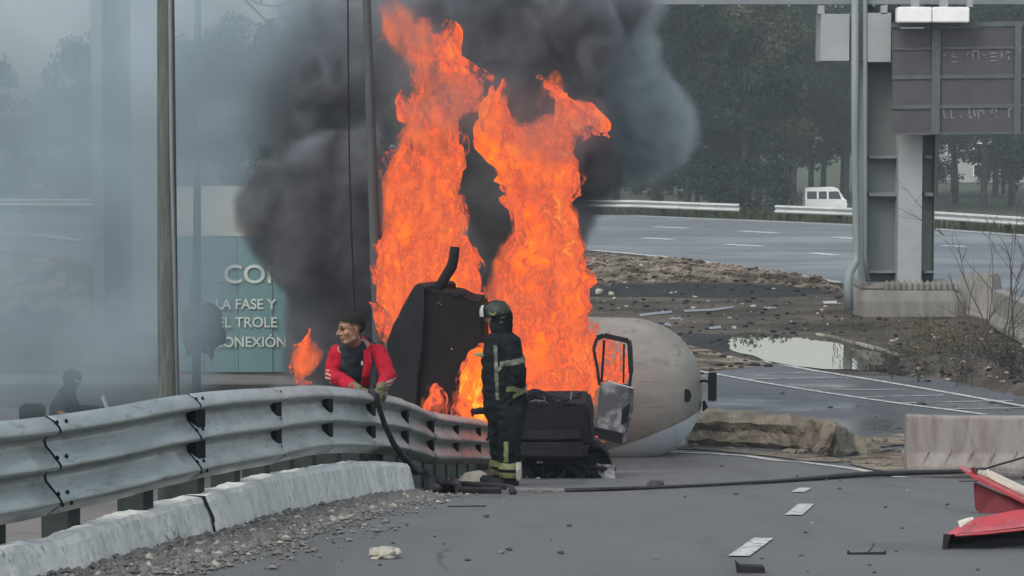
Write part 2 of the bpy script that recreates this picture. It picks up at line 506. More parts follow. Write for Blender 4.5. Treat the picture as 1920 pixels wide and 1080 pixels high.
# ---------------------------------------------------------------- the ground and the roads
xs = sorted(set([-320, -200, -120, -80, -55, -40, -30, -24] + list(np.arange(-20, 20.01, 0.5)) + [24, 30, 40, 55, 80, 120, 200, 320]))
ys = sorted(set(KN + list(np.arange(-5, 62, 0.5)) + list(np.arange(62, 80, 4)) + list(np.arange(80, 112, .7)) + list(np.arange(114, 140, 4)) + [160, 200, 260, 340, 450, 700]))
vs, fs = [], []
for y in ys:
    for x in xs:
        z = zg(x, y)
        vs.append((x, y, z))
nx = len(xs)
for j in range(len(ys) - 1):
    for i in range(nx - 1):
        a = j * nx + i
        fs.append((a, a + 1, a + nx + 1, a + nx))
# beyond the guard rail grass, else dirt
me = mesh_of(vs, fs, [M['dirt'], M['grass']], True, 'ground')
idx = [1 if (ys[k // (nx - 1)] >= float(np.interp(xs[k % (nx - 1)], FARX, FARY)) + 1) else 0 for k in range(len(fs))]
me.polygons.foreach_set('material_index', idx)
g_ = link('ground', me)
g_['kind'] = 'structure'

def gx(px, py): p = G(px, py); return (p.x, p.y)

wallfoot = [gx(*p) for p in [(158, 1080), (281, 1038), (422, 1006), (528, 971), (640, 950), (700, 936), (782, 930)]]
rx33 = railx(31)
# the ramp road runs from under the camera to the right edge line
ramp = [(-3.1, 4.0), (-2.95, 11.0), (wallfoot[0][0] - .08, wallfoot[0][1])] + [(a - .08, b) for a, b in wallfoot[1:]] + [(-0.35, 29.5), (-0.1, 33.5), (0.4, 37.5)] + \
       [gx(1240, 846), gx(1400, 853), gx(1500, 866), gx(1600, 880), gx(1700, 897), (6.5, 25.8), (14, 24.5), (14, 4.0)]
sheet('ramp_road', ramp, M['asphalt'], 0.010)
# the highway that crosses behind
hw_near = [(-60, 90), (-16, 80)] + [gx(*p) for p in [(0, 468), (175, 500), (330, 508), (560, 494), (800, 474), (960, 466), (1110, 470), (1230, 481), (1360, 497), (1470, 513), (1575, 532), (1690, 538), (1830, 546), (1925, 566), (2050, 600), (2300, 680)]]
hw_far = [(x, y) for x, y in zip(FARX[::-1], FARY[::-1])]
sheet('highway', hw_near + hw_far, M['highway'], 0.010)
# the paved gore beyond the broken barrier
gore = [gx(*p) for p in [(1240, 846), (1400, 853), (1500, 866), (1600, 880), (1700, 897)]] + [(7, 29), (16, 31), (16, 41)] + \
       [gx(*p) for p in [(1930, 735), (1800, 712), (1680, 708), (1560, 702), (1463, 684), (1300, 668), (1150, 690), (1000, 700)]] + [(0.4, 40)]
sheet('damp_pavement', gore, M['gore'], 0.006, jag=0.12)
# the lower road on the left, behind the guard rail
side = [(-30, 40), (-30, 8), (-5.5, 8), (-4.9, 16), (-4.3, 22), (-3.9, 28), (-3.6, 34), (-3.4, 38.5)] + [gx(*p) for p in [(560, 706), (340, 702), (150, 705), (-100, 700)]] + [(-30, 47)]
sheet('side_road', side, M['side'], 0.010)
sheet('muddy_ditch', [gx(*p) for p in [(1085, 540), (1250, 531), (1400, 533), (1540, 538), (1580, 548), (1480, 556), (1280, 557), (1120, 556), (1080, 550)]], M['ditch'], 0.006, jag=0.34)
sheet('dark_mud_patch', [gx(*p) for p in [(1275, 625), (1370, 628), (1372, 650), (1350, 662), (1300, 652)]], M['ditch'], 0.006, jag=0.25)
sheet('dark_mud_patch', [gx(*p) for p in [(1600, 648), (1700, 660), (1740, 690), (1690, 705), (1610, 690)]], M['ditch'], 0.005, jag=0.15)
sheet('sand_patch', [gx(*p) for p in [(1290, 648), (1360, 665), (1440, 684), (1420, 690), (1330, 697), (1290, 690)]], M['mound'], 0.012, jag=0.1)

# painted lines
def stripe(name, pts, w, m=None, off=0.018):
    P = [Vector(gx(*p)) for p in pts]
    L, Rr = [], []
    for i, p in enumerate(P):
        t = (P[min(i + 1, len(P) - 1)] - P[max(i - 1, 0)]).normalized()
        nrm = Vector((-t.y, t.x)) * w / 2
        L.append(tuple(p + nrm)); Rr.append(tuple(p - nrm))
    return sheet(name, L + Rr[::-1], m or M['line'], off)
stripe('edge_line', [(592, 988), (640, 972), (700, 951), (745, 944), (806, 938)], 0.16, M['line_worn'])
stripe('edge_line', [(1250, 850), (1330, 852), (1400, 857), (1500, 868), (1600, 881), (1690, 898)], 0.15)
for a, b in [((1385, 1048), (1432, 1014)), ((1488, 970), (1512, 949)), ((1496, 926), (1510, 918))]:
    stripe('lane_dash', [a, b], 0.115, M['line'])
stripe('gore_line', [(1430, 678), (1520, 695), (1657, 717), (1780, 738), (1925, 764)], 0.14, M['line'], 0.016)
stripe('gore_line', [(1310, 697), (1433, 719), (1550, 738), (1680, 757), (1850, 779)], 0.13, M['line'], 0.016)
for a, b in [((1447, 701), (1530, 699)), ((1400, 712), (1590, 709)), ((1500, 733), (1700, 731)), ((1600, 746), (1770, 742)), ((1690, 757), (1900, 752)), ((1760, 768), (1925, 766))]:
    stripe('hatch_line', [a, b], 0.10, M['line_worn'], 0.013)
stripe('highway_edge_line', [(1110, 470), (1230, 481), (1360, 497), (1470, 513), (1575, 531)], 0.3, M['line'])
stripe('highway_edge_line', [(1830, 543), (1925, 563)], 0.2, M['line'])
stripe('highway_edge_line', [(1190, 405.5), (1280, 409.5), (1455, 416.5), (1597, 423), (1760, 431), (1925, 443)], 0.36, M['line'])
stripe('highway_edge_line', [(-100, 458), (0, 468), (175, 500), (290, 507)], 0.2, M['line_worn'])
for a, b in [((1385, 434), (1458, 438)), ((1560, 445), (1606, 449)), ((1225, 426), (1290, 429)), ((1360, 459), (1432, 463)), ((1520, 475), (1572, 480)), ((1770, 461), (1810, 464)),
             ((60, 440), (160, 452)), ((1205, 447), (1262, 450)), ((60, 405), (130, 408))]:
    stripe('highway_dash', [a, b], 0.5, M['line'])

# ================================================================ guard rail beside the ramp
def rail_at(y):
    """point, unit tangent and unit vector towards the road, at distance y"""
    def cr(arr, y):
        # smooth interpolation through the joints
        i = int(np.clip(np.searchsorted(RAILY, y) - 1, 0, len(RAILY) - 2))
        y0, y1 = RAILY[i], RAILY[i + 1]
        def slope(k):
            if k == 0: return (arr[1] - arr[0]) / (RAILY[1] - RAILY[0])
            if k == len(arr) - 1: return (arr[-1] - arr[-2]) / (RAILY[-1] - RAILY[-2])
            return (arr[k + 1] - arr[k - 1]) / (RAILY[k + 1] - RAILY[k - 1])
        h = y1 - y0
        t = (y - y0) / h
        m0, m1 = slope(i) * h, slope(i + 1) * h
        return (2 * t ** 3 - 3 * t * t + 1) * arr[i] + (t ** 3 - 2 * t * t + t) * m0 + (-2 * t ** 3 + 3 * t * t) * arr[i + 1] + (t ** 3 - t * t) * m1
    p = Vector((cr(RAILX, y), y, cr(RAILZ, y)))
    q = Vector((cr(RAILX, y + .05), y + .05, cr(RAILZ, y + .05)))
    t = (q - p).normalized()
    return p, t, Vector((t.y, -t.x, 0)).normalized()

THRIE = [(0, .012), (.022, .05), (.048, .078), (.07, .09), (.082, .088), (.092, .066), (.104, .014), (.120, 0), (.15, .008), (.195, .046), (.232, .078), (.252, .09), (.264, .088), (.274, .066), (.286, .014), (.302, 0),
         (.332, .008), (.376, .046), (.413, .078), (.434, .09), (.446, .088), (.466, .06), (.506, .01)]

gr_base = Vector((RAILX[2], RAILY[2], zg(RAILX[2], RAILY[2])))
gr = thing('guard_rail', gr_base, 'long dented grey steel guard rail curving along the near ramp above the whitewashed kerb wall', 'guard rail')
def thrie_panel(bb, ya, yb, n, o0=0.0, o1=0.0, prof_=THRIE, th=0.005, wob=0.0):
    rings = []
    for i in range(n + 1):
        y = ya + (yb - ya) * i / n
        p, t, s = rail_at(y)
        o = o0 + (o1 - o0) * i / n + wob * mnoise.noise((y * 1.3, 2, 5))
        up = Vector((0, 0, 1))
        front = [p - up * h + s * (d + o) for h, d in prof_]
        back = [p - up * h + s * (d + o - th) for h, d in prof_]
        rings.append(front + back[::-1])
    bb.loft(rings)
for i in range(len(RAILY) - 1):
    bb = B()
    n = 8
    gp = .05 if RAILY[i] < 14 else (.06 if RAILY[i] < 16 else .04)
    thrie_panel(bb, RAILY[i] + gp, RAILY[i + 1] - 0.004, n, 0.0, 0.008, wob=0.03)
    pan = bb.part('rail_panel', M['galv'], gr, smooth=False)
    me = pan.data
    me.polygons.foreach_set('use_smooth', [True] * len(me.polygons))
    # a dark backing strip at the lap, and dark blocks standing in for the shade in the troughs
    y = RAILY[i + 1]
    bb = B()
    thrie_panel(bb, y - 0.1, y + 0.14, 2, -0.008, -0.008, th=0.004)
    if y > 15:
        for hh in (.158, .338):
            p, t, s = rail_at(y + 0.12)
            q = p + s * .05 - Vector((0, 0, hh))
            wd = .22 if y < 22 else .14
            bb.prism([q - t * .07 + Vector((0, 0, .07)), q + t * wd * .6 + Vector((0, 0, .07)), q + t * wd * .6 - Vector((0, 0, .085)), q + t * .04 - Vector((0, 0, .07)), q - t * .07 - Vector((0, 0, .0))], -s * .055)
    bb.part('lap_strip_and_shade', M['bolt'], gr)
bolt = B().tube([(0, 0, 0), (0.008, 0, 0)], 0.011, n=8).mesh(M['bolt'], name='bolt')
for y in RAILY[1:4]:
    for dy in (0.05, 0.17):
        for h in (0.03, 0.21, 0.395, 0.25 + 0.2):
            d = float(np.interp(h, [a for a, b in THRIE], [b for a, b in THRIE]))
            p, t, s = rail_at(y + dy - 0.02)
            q = p - Vector((0, 0, h)) + s * (d + 0.003) - gr_base
            link('bolt', bolt, gr, q, (0, R(-25 if h < .1 or .2 < h < .22 or .39 < h < .4 else 10), math.atan2(s.y, s.x)))
for k in range(len(RAILY) - 2):
    y = (RAILY[k + 1] + RAILY[k + 2]) / 2
    for h in (.16, .344):
        p, t, s = rail_at(y)
        link('bolt', bolt, gr, p - Vector((0, 0, h)) + s * 0.004 - gr_base, (0, 0, math.atan2(s.y, s.x)))
y = 12.0
while y < 31.5:
    p, t, s = rail_at(y)
    bb = B()
    c = p - s * 0.12
    zb = zg(c.x, c.y) - 0.1
    zt = p.z - 0.06
    rot = Matrix.Rotation(-math.atan2(t.x, t.y), 3, 'Z')
    bb.box((c.x, c.y, (zb + zt) / 2), (0.16, 0.15 if y < 21 else 0.2, zt - zb), rot)
    bb.part('post', M['post'], gr, bevel=0.006)
    y += 0.94

# the low whitewashed wall in front of it
wall_lines = [(-0.2, -3.05, 11.0)]
foot = [Vector((-2.9, 10.5, 0)), Vector((-2.72, 12.0, 0))] + [Vector((a, b, 0)) for a, b in wallfoot]
heights = [0.17, 0.18, 0.19, 0.22, 0.25, 0.27, 0.29, 0.29, 0.26]
def foot_at(u):
    i = min(int(u), len(foot) - 2)
    f = u - i
    return foot[i].lerp(foot[i + 1], f), heights[i] + (heights[i + 1] - heights[i]) * f
kw = thing('kerb_wall', (foot[3].x, foot[3].y, zg(foot[3].x, foot[3].y)), 'low whitewashed concrete kerb wall with a cracked joint at the foot of the guard rail', 'kerb wall')
def wall_seg(u0, u1, tilt0=0.0, tilt1=0.0):
    bb = B()
    rings = []
    n = max(4, int((u1 - u0) * 10))
    for i in range(n + 1):
        u = u0 + (u1 - u0) * i / n
        p, h = foot_at(u)
        q, _ = foot_at(min(u + 0.05, len(foot) - 1.001))
        if (q - p).length < 1e-5: q = p; p, _ = foot_at(u - 0.05)
        t = (q - p).normalized()
        back = Vector((-t.y, t.x, 0))
        if u >= len(foot) - 1.001: p = foot[-1]
        else: p, _ = foot_at(u)
        z0 = prof(p.y)
        hh = h + 0.012 * mnoise.noise((u * 3, 1, 1))
        j = 0.01 * mnoise.noise((u * 7, 4, 1))
        rings.append([Vector((p.x, p.y, z0 - 0.06)), Vector((p.x, p.y, z0 + .03)) + back * (0.01 + j), Vector((p.x, p.y, z0 + hh * 0.5)) + back * (0.035 + j),
                      Vector((p.x, p.y, z0 + hh - .03)) + back * (0.06 + j), Vector((p.x, p.y, z0 + hh)) + back * (0.085 + j),
                      Vector((p.x, p.y, z0 + hh + 0.004)) + back * 0.20, Vector((p.x, p.y, z0 + hh - .03)) + back * 0.225, Vector((p.x, p.y, z0 - 0.06)) + back * 0.23])
    bb.loft(rings)
    o = bb.part('wall_block', M['whitewash'], kw, smooth=False, sub=1, noise_amp=0.009, noise_scale=9)
    return o
wall_seg(0.0, 3.86)
wall_seg(3.90, 7.1)
wall_seg(7.12, 7.999)
rows = []
for k, (n0, f_) in enumerate(((.006, .05), (.031, .5), (.056, .88), (.081, 1.0), (.196, 1.015))):
    row = []
    for w_ in (-.02, .02):
        p_, h_ = foot_at(3.88 + (w_ + .025 * math.sin(k * 2.2)))
        q_, _ = foot_at(3.99)
        r_, _ = foot_at(3.80)
        t_ = (q_ - r_).normalized(); n_ = Vector((-t_.y, t_.x, 0))
        row.append(p_ + n_ * n0 + Vector((0, 0, prof(p_.y) + h_ * f_)))
    rows.append(row)
B().loft(rows, closed=False, caps=False).part('joint_filler', M['bolt'], kw)

# ================================================================ gravel washed up along the kerb wall
gv, gf = [], []
wv_, wf_ = [], []
def pebble(c, r, rg, vs_, fs_):
    n = len(vs_)
    a = rg.uniform(0, 6.28)
    for (x, y, z) in [(1, 0, 0), (-1, 0, 0), (0, 1, 0), (0, -1, 0), (0, 0, 1), (0, 0, -1)]:
        k = r * rg.uniform(0.6, 1.3)
        xx, yy = x * math.cos(a) - y * math.sin(a), x * math.sin(a) + y * math.cos(a)
        vs_.append((c[0] + xx * k, c[1] + yy * k, c[2] + z * k * 0.6))
    for f in [(0, 2, 4), (2, 1, 4), (1, 3, 4), (3, 0, 4), (2, 0, 5), (1, 2, 5), (3, 1, 5), (0, 3, 5)]:
        fs_.append(tuple(i + n for i in f))
rg = random.Random(3)
for i in range(17000):
    u = rg.uniform(1.5, len(foot) - 1.01)
    p, h = foot_at(u)
    q, _ = foot_at(u + 0.005)
    t = (q - p).normalized()
    d = abs(rg.gauss(0, 0.26)) if rg.random() < 0.82 else rg.uniform(0.0, 1.0)
    width = 0.85 if u < 5 else 0.8 - 0.25 * (u - 5) / 3
    d *= width * 1.15
    if (d / (width * 1.3)) ** 1.5 * rg.uniform(.5, 1.5) > 0.55 + .5 * mnoise.noise((p.x * 2, p.y * 1.2, d * 3)): continue
    c = p + Vector((t.y, -t.x, 0)) * (d + 0.015)
    r = rg.choice([0.004, 0.005, 0.006, 0.008, 0.008, 0.011, 0.013, 0.02, 0.03]) * rg.uniform(0.6, 1.2)
    hgt = max(0, 0.03 * (1 - d / 0.3)) * rg.random()
    pebble((c.x, c.y, prof(c.y) + 0.014 + hgt + r * 0.25), r, rg, *((wv_, wf_) if i % 11 == 0 else (gv, gf)))
props(link('pale_chips', mesh_of(wv_, wf_, M['stone_pale'], False, 'pale_chips')), 'pale stone chips among the gravel along the kerb wall', 'gravel', kind='stuff')
o = link('gravel', mesh_of(gv, gf, M['gravel'], False, 'gravel'))
props(o, 'loose grey gravel strewn along the foot of the whitewashed kerb wall', 'gravel', kind='stuff')
# low bank of grit the stones lie on
rings = []
for i in range(61):
    u = 1.2 + (len(foot) - 1.01 - 1.2) * i / 60
    p, h = foot_at(u)
    q, _ = foot_at(min(u + 0.02, len(foot) - 1.001))
    t = (q - p).normalized() if (q - p).length > 1e-6 else Vector((0, 1, 0))
    s = Vector((t.y, -t.x, 0))
    rings.append([Vector((*(p + s * (d * (1 + .35 * mnoise.noise((u * 4, d * 2, 0))))).xy, prof(p.y) + hz * (1 + mnoise.noise((u * 5, d * 9, 7))))) for d, hz in
                  [(-.03, .0), (.0, .03), (.06, .026), (.12, .018), (.18, .010), (.26, .001)]])
bb = B().loft(rings, closed=False, caps=False)
o = bb.solo('grit', M['gravel'], (0, 0, 0), 'low bank of dark grit banked against the kerb wall', 'grit', kind='stuff', sub=1, noise_amp=0.006, noise_scale=14)

# ================================================================ poles on the left
def pole_tube(a, b, r0, r1, n=12, steps=6):
    return B().tube([Vector(a).lerp(Vector(b), i / steps) for i in range(steps + 1)], [r0 + (r1 - r0) * i / steps for i in range(steps + 1)], n=n)
def zground(p): return zg(p.x, p.y)
a = W(315, 745, 36); b = W(309, -260, 36)
a.z = zground(a) - 0.1
t = thing('utility_pole', (a.x, a.y, zground(a)), 'thick weathered pale green grey pole rising behind the guard rail at left', 'pole')
pole_tube(a, b, 0.152, 0.108, n=14).part('shaft', M['pole'], t, smooth=True)
B().tube([a + Vector((0.165, -.05, 0)), W(322, 300, 35.85), W(319, 0, 35.9), b + Vector((.1, -.05, 0))], 0.028, n=8).part('cable_conduit', M['gantry'], t, smooth=True)

a = W(713, 745, 33.5); b = W(685, -60, 33.5); b2 = W(680, -260, 33.5)
a2 = Vector((a.x, a.y, zground(a)))
t = thing('lamp_post', a2, 'slim dark leaning post behind the red sleeved man, in front of the flames', 'pole')
B().tube([Vector((a.x + .012, a.y, a2.z - .05)), a, b, b2], [0.078, 0.075, 0.05, 0.045], n=12).part('shaft', M['pole_dark'], t, smooth=True)
B().tube([Vector((a.x + .012, a.y, a2.z - .02)), Vector((a.x + .012, a.y, a2.z + .03))], 0.16, n=12).part('base_plate', M['pole_dark'], t)

a = W(368, 740, 44); b = W(371, -80, 44)
a2 = Vector((a.x, a.y, zground(a)))
t = thing('street_pole', a2, 'thin grey pole with a dark ragged bundle, in front of the teal hoarding', 'pole')
B().tube([a2, a, W(370, 330, 44), b], [0.085, 0.08, 0.062, 0.05], n=10).part('shaft', M['pole_dark'], t, smooth=True)
B().tube([W(356, 590, 43.8), W(362, 500, 43.8), W(366, 380, 43.8), W(367, 100, 43.8)], 0.012, n=6).part('cable', M['bolt'], t)

o = B()
rag = [(340, 590), (352, 572), (372, 576), (392, 568), (408, 575), (416, 598), (425, 622), (420, 642), (404, 655), (398, 680), (390, 662), (372, 660), (352, 668), (343, 640)]
rings = []
for k, f in enumerate((0.55, 0.95, 1.0, 0.8)):
    rings.append([W(383 + (x - 383) * f, 622 + (y - 622) * f, 43.55 + 0.13 * k) + Vector((0, .05 * mnoise.noise((x, y, k)), 0)) for x, y in rag])
o.loft(rings)
o.solo('torn_tarpaulin', M['char'], W(368, 640, 43.7), 'dark ragged torn bundle wrapped round the thin pole before the hoarding', 'tarpaulin', sub=2, noise_amp=0.06, noise_scale=5)

# a thin black cable hanging from above behind the man
B().tube([W(652, -60, 34), W(653, 120, 34), W(655, 300, 34), W(660, 460, 34), W(667, 620, 34), W(668, 745, 34)], 0.009, n=6).solo('hanging_cable', M['bolt'], W(655, 300, 34), 'thin black cable hanging behind the head of the man in red', 'cable')

# ================================================================ teal hoarding with lettering
hb = G(330, 703); he = G(700, 692)
D0, D1 = hb.y + 0.3, hb.y + 0.3
hx0, hx1 = W(318, 600, D0).x, W(640, 600, D0).x
ztop = W(400, 349, D0).z; zmid = W(400, 442, D0).z; zbot = prof(D0) + 0.02
t = thing('hoarding', ((hx0 + hx1) / 2, D0, zbot), 'tall teal hoarding with a cream top and white lettering, half hidden by smoke', 'hoarding')
n_p = 5
for i in range(n_p):
    xa, xb = hx0 + (hx1 - hx0) * i / n_p, hx0 + (hx1 - hx0) * (i + 1) / n_p
    zm2 = W(400, 530, D0).z
    B().box(((xa + xb) / 2, D0 + .02 * (i % 2), (zm2 + zmid) / 2), (xb - xa - .008, 0.05, zmid - zm2 - .01)).part('upper_panel', M['teal'], t)
    B().box(((xa + xb) / 2, D0 + .02 * (i % 2), (zm2 + zbot) / 2), (xb - xa - .008, 0.05, zm2 - zbot - .006)).part('lower_panel', M['teal'], t)
B().box(((hx0 + hx1) / 2, D0 + .01, (ztop + zmid) / 2), (hx1 - hx0, 0.05, ztop - zmid)).part('cream_panel', M['cream'], t)
for i in range(4):
    xx = hx0 + .15 + (hx1 - hx0 - .3) * i / 3
    B().box((xx, D0 + .13, (ztop + zbot) / 2), (0.08, .12, ztop - zbot - .1)).part('rear_post', M['gantry_dk'], t)
def lettering(txt, px, py, hpx, D, root, m, dy=-0.04, name='lettering', sx=1.0, back=None):
    cu = bpy.data.curves.new('t', 'FONT')
    cu.body = txt
    cu.size = 1.0
    cu.extrude = 0.004
    cu.offset = 0.012
    tmp = bpy.data.objects.new('t', cu)
    COL.objects.link(tmp)
    dg = bpy.context.evaluated_depsgraph_get()
    me = bpy.data.meshes.new_from_object(tmp.evaluated_get(dg))
    bpy.data.objects.remove(tmp)
    cap = max(v.co.y for v in me.vertices if True)
    p = W(px, py, D)
    k = (hpx * D / FPX) / 0.70
    for v in me.vertices:
        x, y, z = v.co
        v.co = Vector((p.x + x * k * sx, D + dy - z, p.z + y * k)) - root.location
    me.materials.clear()
    me.materials.append(m)
    me.update()
    return link(name, me, root)
M['letter'] = mat('white_lettering', (0.62, 0.66, 0.6), (0.5, 0.55, 0.5), scale=3, rough=0.7)
lettering('CONE', 419, 530, 34, D0, t, M['letter'], sx=1.08)
lettering('LA FASE Y', 404, 579, 19, D0, t, M['letter'], sx=.95)
lettering('EL TROLE', 408, 613, 19, D0, t, M['letter'], sx=.97)
lettering('CONEXIÓN', 400, 650, 19, D0, t, M['letter'], sx=.95)

# ================================================================ sign gantry on the right
GD = 57.6
gb = W(1690, 560, GD)
gb.z = prof(GD)
ga = thing('sign_gantry', gb, 'massive grey steel sign gantry column on a concrete plinth at right, carrying an overhead beam', 'gantry')
def pxbox(x0, x1, y0, y1, D, th):
    """box spanning the given extent at distance D, th deep, its near face at D"""
    p, q = W(x0, y1, D), W(x1, y0, D)
    return Vector(((p.x + q.x) / 2, D + th / 2, (p.z + q.z) / 2)), (abs(q.x - p.x), th, abs(q.z - p.z))
def gpart(name, m, x0, x1, y0, y1, D, th, bevel=0.0, root=None):
    bb = B()
    bb.box(*pxbox(x0, x1, y0, y1, D, th))
    return bb.part(name, M[m], root or ga, bevel=bevel)
gpart('web_plate', 'gantry_dk', 1614, 1752, -40, 532, GD + .2, .12)
gpart('flange', 'gantry', 1616, 1629, -40, 530, GD - .1, .64)
gpart('flange', 'gantry_lt', 1683, 1733, -40, 531, GD - .35, .9)
gpart('flange', 'gantry_dk', 1750, 1757, -40, 531, GD - .05, .6)
for (y0, y1) in ((112, 121), (292, 297), (361, 368), (508, 512)):
    gpart('stiffener', 'gantry', 1629.5, 1682.5, y0, y1, GD - .08, .27)
    gpart('stiffener', 'gantry', 1733.5, 1749.5, y0, y1, GD - .08, .27)
gpart('base_gusset', 'blueg', 1629.5, 1682.5, 513, 531, GD + .1, .09)
gpart('base_gusset', 'blueg', 1733.5, 1749.5, 513, 531, GD + .1, .09)
gpart('corbel_plate', 'gantry_lt', 1539, 1593, 26, 114, GD - .5, 1.0)
gpart('corbel_plate', 'gantry_lt', 1624, 1671, 24, 116, GD - .5, 1.0)
gpart('corbel_core', 'gantry', 1593.5, 1623.5, 24, 115, GD - .3, .8)
for x in (1534, 1652):
    gpart('beam_bracket', 'gantry_lt', x, x + 12, 10, 26, GD - .5, .3)
# overhead beam, seen only along its lower edge
for (y0, y1, th) in ((-105, -86, .3), (-6, 8, .4)):
    gpart('beam_chord', 'gantry', 700, 2300, y0, y1, GD - .4, th)
    gpart('beam_chord', 'gantry', 700, 2300, y0, y1, GD + .9, th)
for i in range(16):
    x0 = 720 + i * 100
    bb = B()
    bb.bar(W(x0, -88, GD - .2), W(x0 + 50, -4, GD - .2), .09, .09)
    bb.bar(W(x0 + 50, -4, GD - .2), W(x0 + 100, -88, GD - .2), .09, .09)
    bb.part('beam_brace', M['gantry'], ga)
for x in (1314, 1383, 1477, 1636, 1660):
    gpart('beam_nut', 'gantry_dk', x, x + 5, 6, 12, GD - .42, .05)
# drain pipe down the column with its kick-out at the foot
B().tube([W(1603, -40, GD - .55), W(1603, 250, GD - .55), W(1606, 470, GD - .55), W(1605, 492, GD - .6), W(1592, 512, GD - .95), W(1590, 530, GD - 1.02), W(1592, 583, GD - 1.05)],
         [.08, .08, .08, .08, .095, .1, .1], n=12).part('drain_pipe', M['gantry'], ga, smooth=True)
B().tube([W(1622, -40, GD - .5), W(1622, 480, GD - .5), W(1628, 528, GD - .5)], .05, n=8).part('conduit', M['gantry_dk'], ga, smooth=True)
# plinth
def plinth(cx, yb, D, wpx, hpx, root, m1, steps=((1.0, .55), (.93, .45))):
    z0 = prof(D) - .15
    s = FPX / D
    c = W(cx, yb, D)
    w = wpx / s
    zz = z0
    bb = B()
    # an octagonal block with a chamfered shoulder
    def ring(f, z, dep):
        hw, hd, ch = w / 2 * f, dep / 2 * f, .22
        return [Vector((c.x + x, D + .3 + y, z)) for x, y in [(-hw + ch, -hd), (hw - ch, -hd), (hw, -hd + ch), (hw, hd - ch), (hw - ch, hd), (-hw + ch, hd), (-hw, hd - ch), (-hw, -hd + ch)]]
    h = hpx / s + .15
    bb.loft([ring(1, z0, 2.2), ring(.99, z0 + h * .62, 2.2), ring(.93, z0 + h, 2.2)])
    bb.part('plinth', m1, root, bevel=.03, noise_amp=.01, noise_scale=4)
    return c, w, z0 + h
c, w, zt = plinth(1698, 572, GD, 208, 38, ga, M['concrete'])
# grout ring and the row of anchor bolts with their caps
B().box((c.x, GD + .3, zt + .06), (w * .87, 1.6, .16)).part('grout_bed', M['concrete'], ga, bevel=.05)
cap = B().tube([(0, 0, 0), (0, 0, .1), (0, 0, .16), (0, 0, .2)], [.06, .055, .03, .012], n=8).mesh(M['concrete'], name='anchor_cap')
for i in range(13):
    xx = W(1655 + i * 10.8, 540, GD).x
    link('anchor_cap', cap, ga, Vector((xx, GD - .62, zt + .02)) - gb, (R(6), 0, 0))

# the sign hung on the gantry, seen from behind
SD = GD - 0.9
sb = W(1800, 250, SD)
sg = thing('road_sign', sb, 'back of a brown overhead road sign with grey ribs and faded scraps of letters', 'sign')
for (x0, x1) in ((1673, 1746), (1764, 1901), (1916, 2050)):
    for (y0, y1) in ((52, 88), (92, 140), (147, 196), (203, 248)):
        gpart('sign_panel', 'signback', x0, x1, y0 + (x0 - 1800) * -.012, y1 + (x0 - 1800) * -.012, SD, .05, root=sg)
for (x0, x1) in ((1746, 1764), (1901, 1916)):
    gpart('vertical_rib', 'signrib', x0, x1, 44, 252, SD - .08, .14, root=sg)
for (y0, y1) in ((41, 50), (88, 92), (140, 147), (196, 203), (248, 252)):
    bb = B()
    bb.prism([W(1673, y0 + 1.5, SD - .03), W(2050, y0 - 3, SD - .03), W(2050, y1 - 3, SD - .03), W(1673, y1 + 1.5, SD - .03)], (0, .06, 0))
    bb.part('horizontal_rib', M['signrib'], sg)
# scraps of lettering still showing on the plates: (x0, y0, x1, y1) strokes
def strokes(segs, D, w=0.032):
    for x0, y0, x1, y1 in segs:
        bb = B(); bb.bar(W(x0, y0, D), W(x1, y1, D), w, .012, up=Vector((0, 1, 0)))
        bb.part('letter_scrap', M['scrap'], sg)
strokes([(1768, 103, 1774, 104), (1783, 107, 1794, 107), (1786, 100, 1784, 107), (1784, 116, 1796, 116), (1808, 108, 1817, 97), (1809, 105, 1815, 105), (1824, 96, 1824, 112), (1824, 96, 1834, 95), (1834, 95, 1835, 111),
         (1843, 103, 1848, 103), (1857, 100, 1868, 99), (1857, 107, 1867, 106), (1856, 114, 1868, 114), (1878, 96, 1878, 111), (1887, 95, 1893, 112), (1888, 104, 1894, 96)], SD - .01)
strokes([(1768, 205, 1772, 222), (1772, 222, 1778, 220), (1784, 206, 1783, 220), (1783, 220, 1788, 222), (1800, 217, 1803, 220), (1817, 200, 1818, 220), (1818, 220, 1824, 222), (1826, 206, 1828, 218), (1834, 206, 1835, 221),
         (1835, 208, 1844, 207), (1844, 207, 1844, 213), (1862, 201, 1859, 212), (1859, 212, 1868, 213), (1868, 203, 1866, 221), (1891, 205, 1892, 220), (1891, 205, 1898, 204)], SD - .01)
sl = thing('sign_lamp', W(1754, 42, SD - .5), 'long white sign lamp housing hung from the gantry beam above the brown sign', 'sign lamp')
for (x0, x1) in ((1683, 1747.5), (1748.5, 1818)):
    B().box(*pxbox(x0, x1, 13, 42, SD - .5, .35)).part('housing', M['white'], sl, bevel=.02)
for x in (1710, 1764, 1815):
    B().box(*pxbox(x, x + 14 if x < 1800 else x + 9, -2, 13, SD - .45, .2)).part('bracket', M['gantry_lt'], sl)

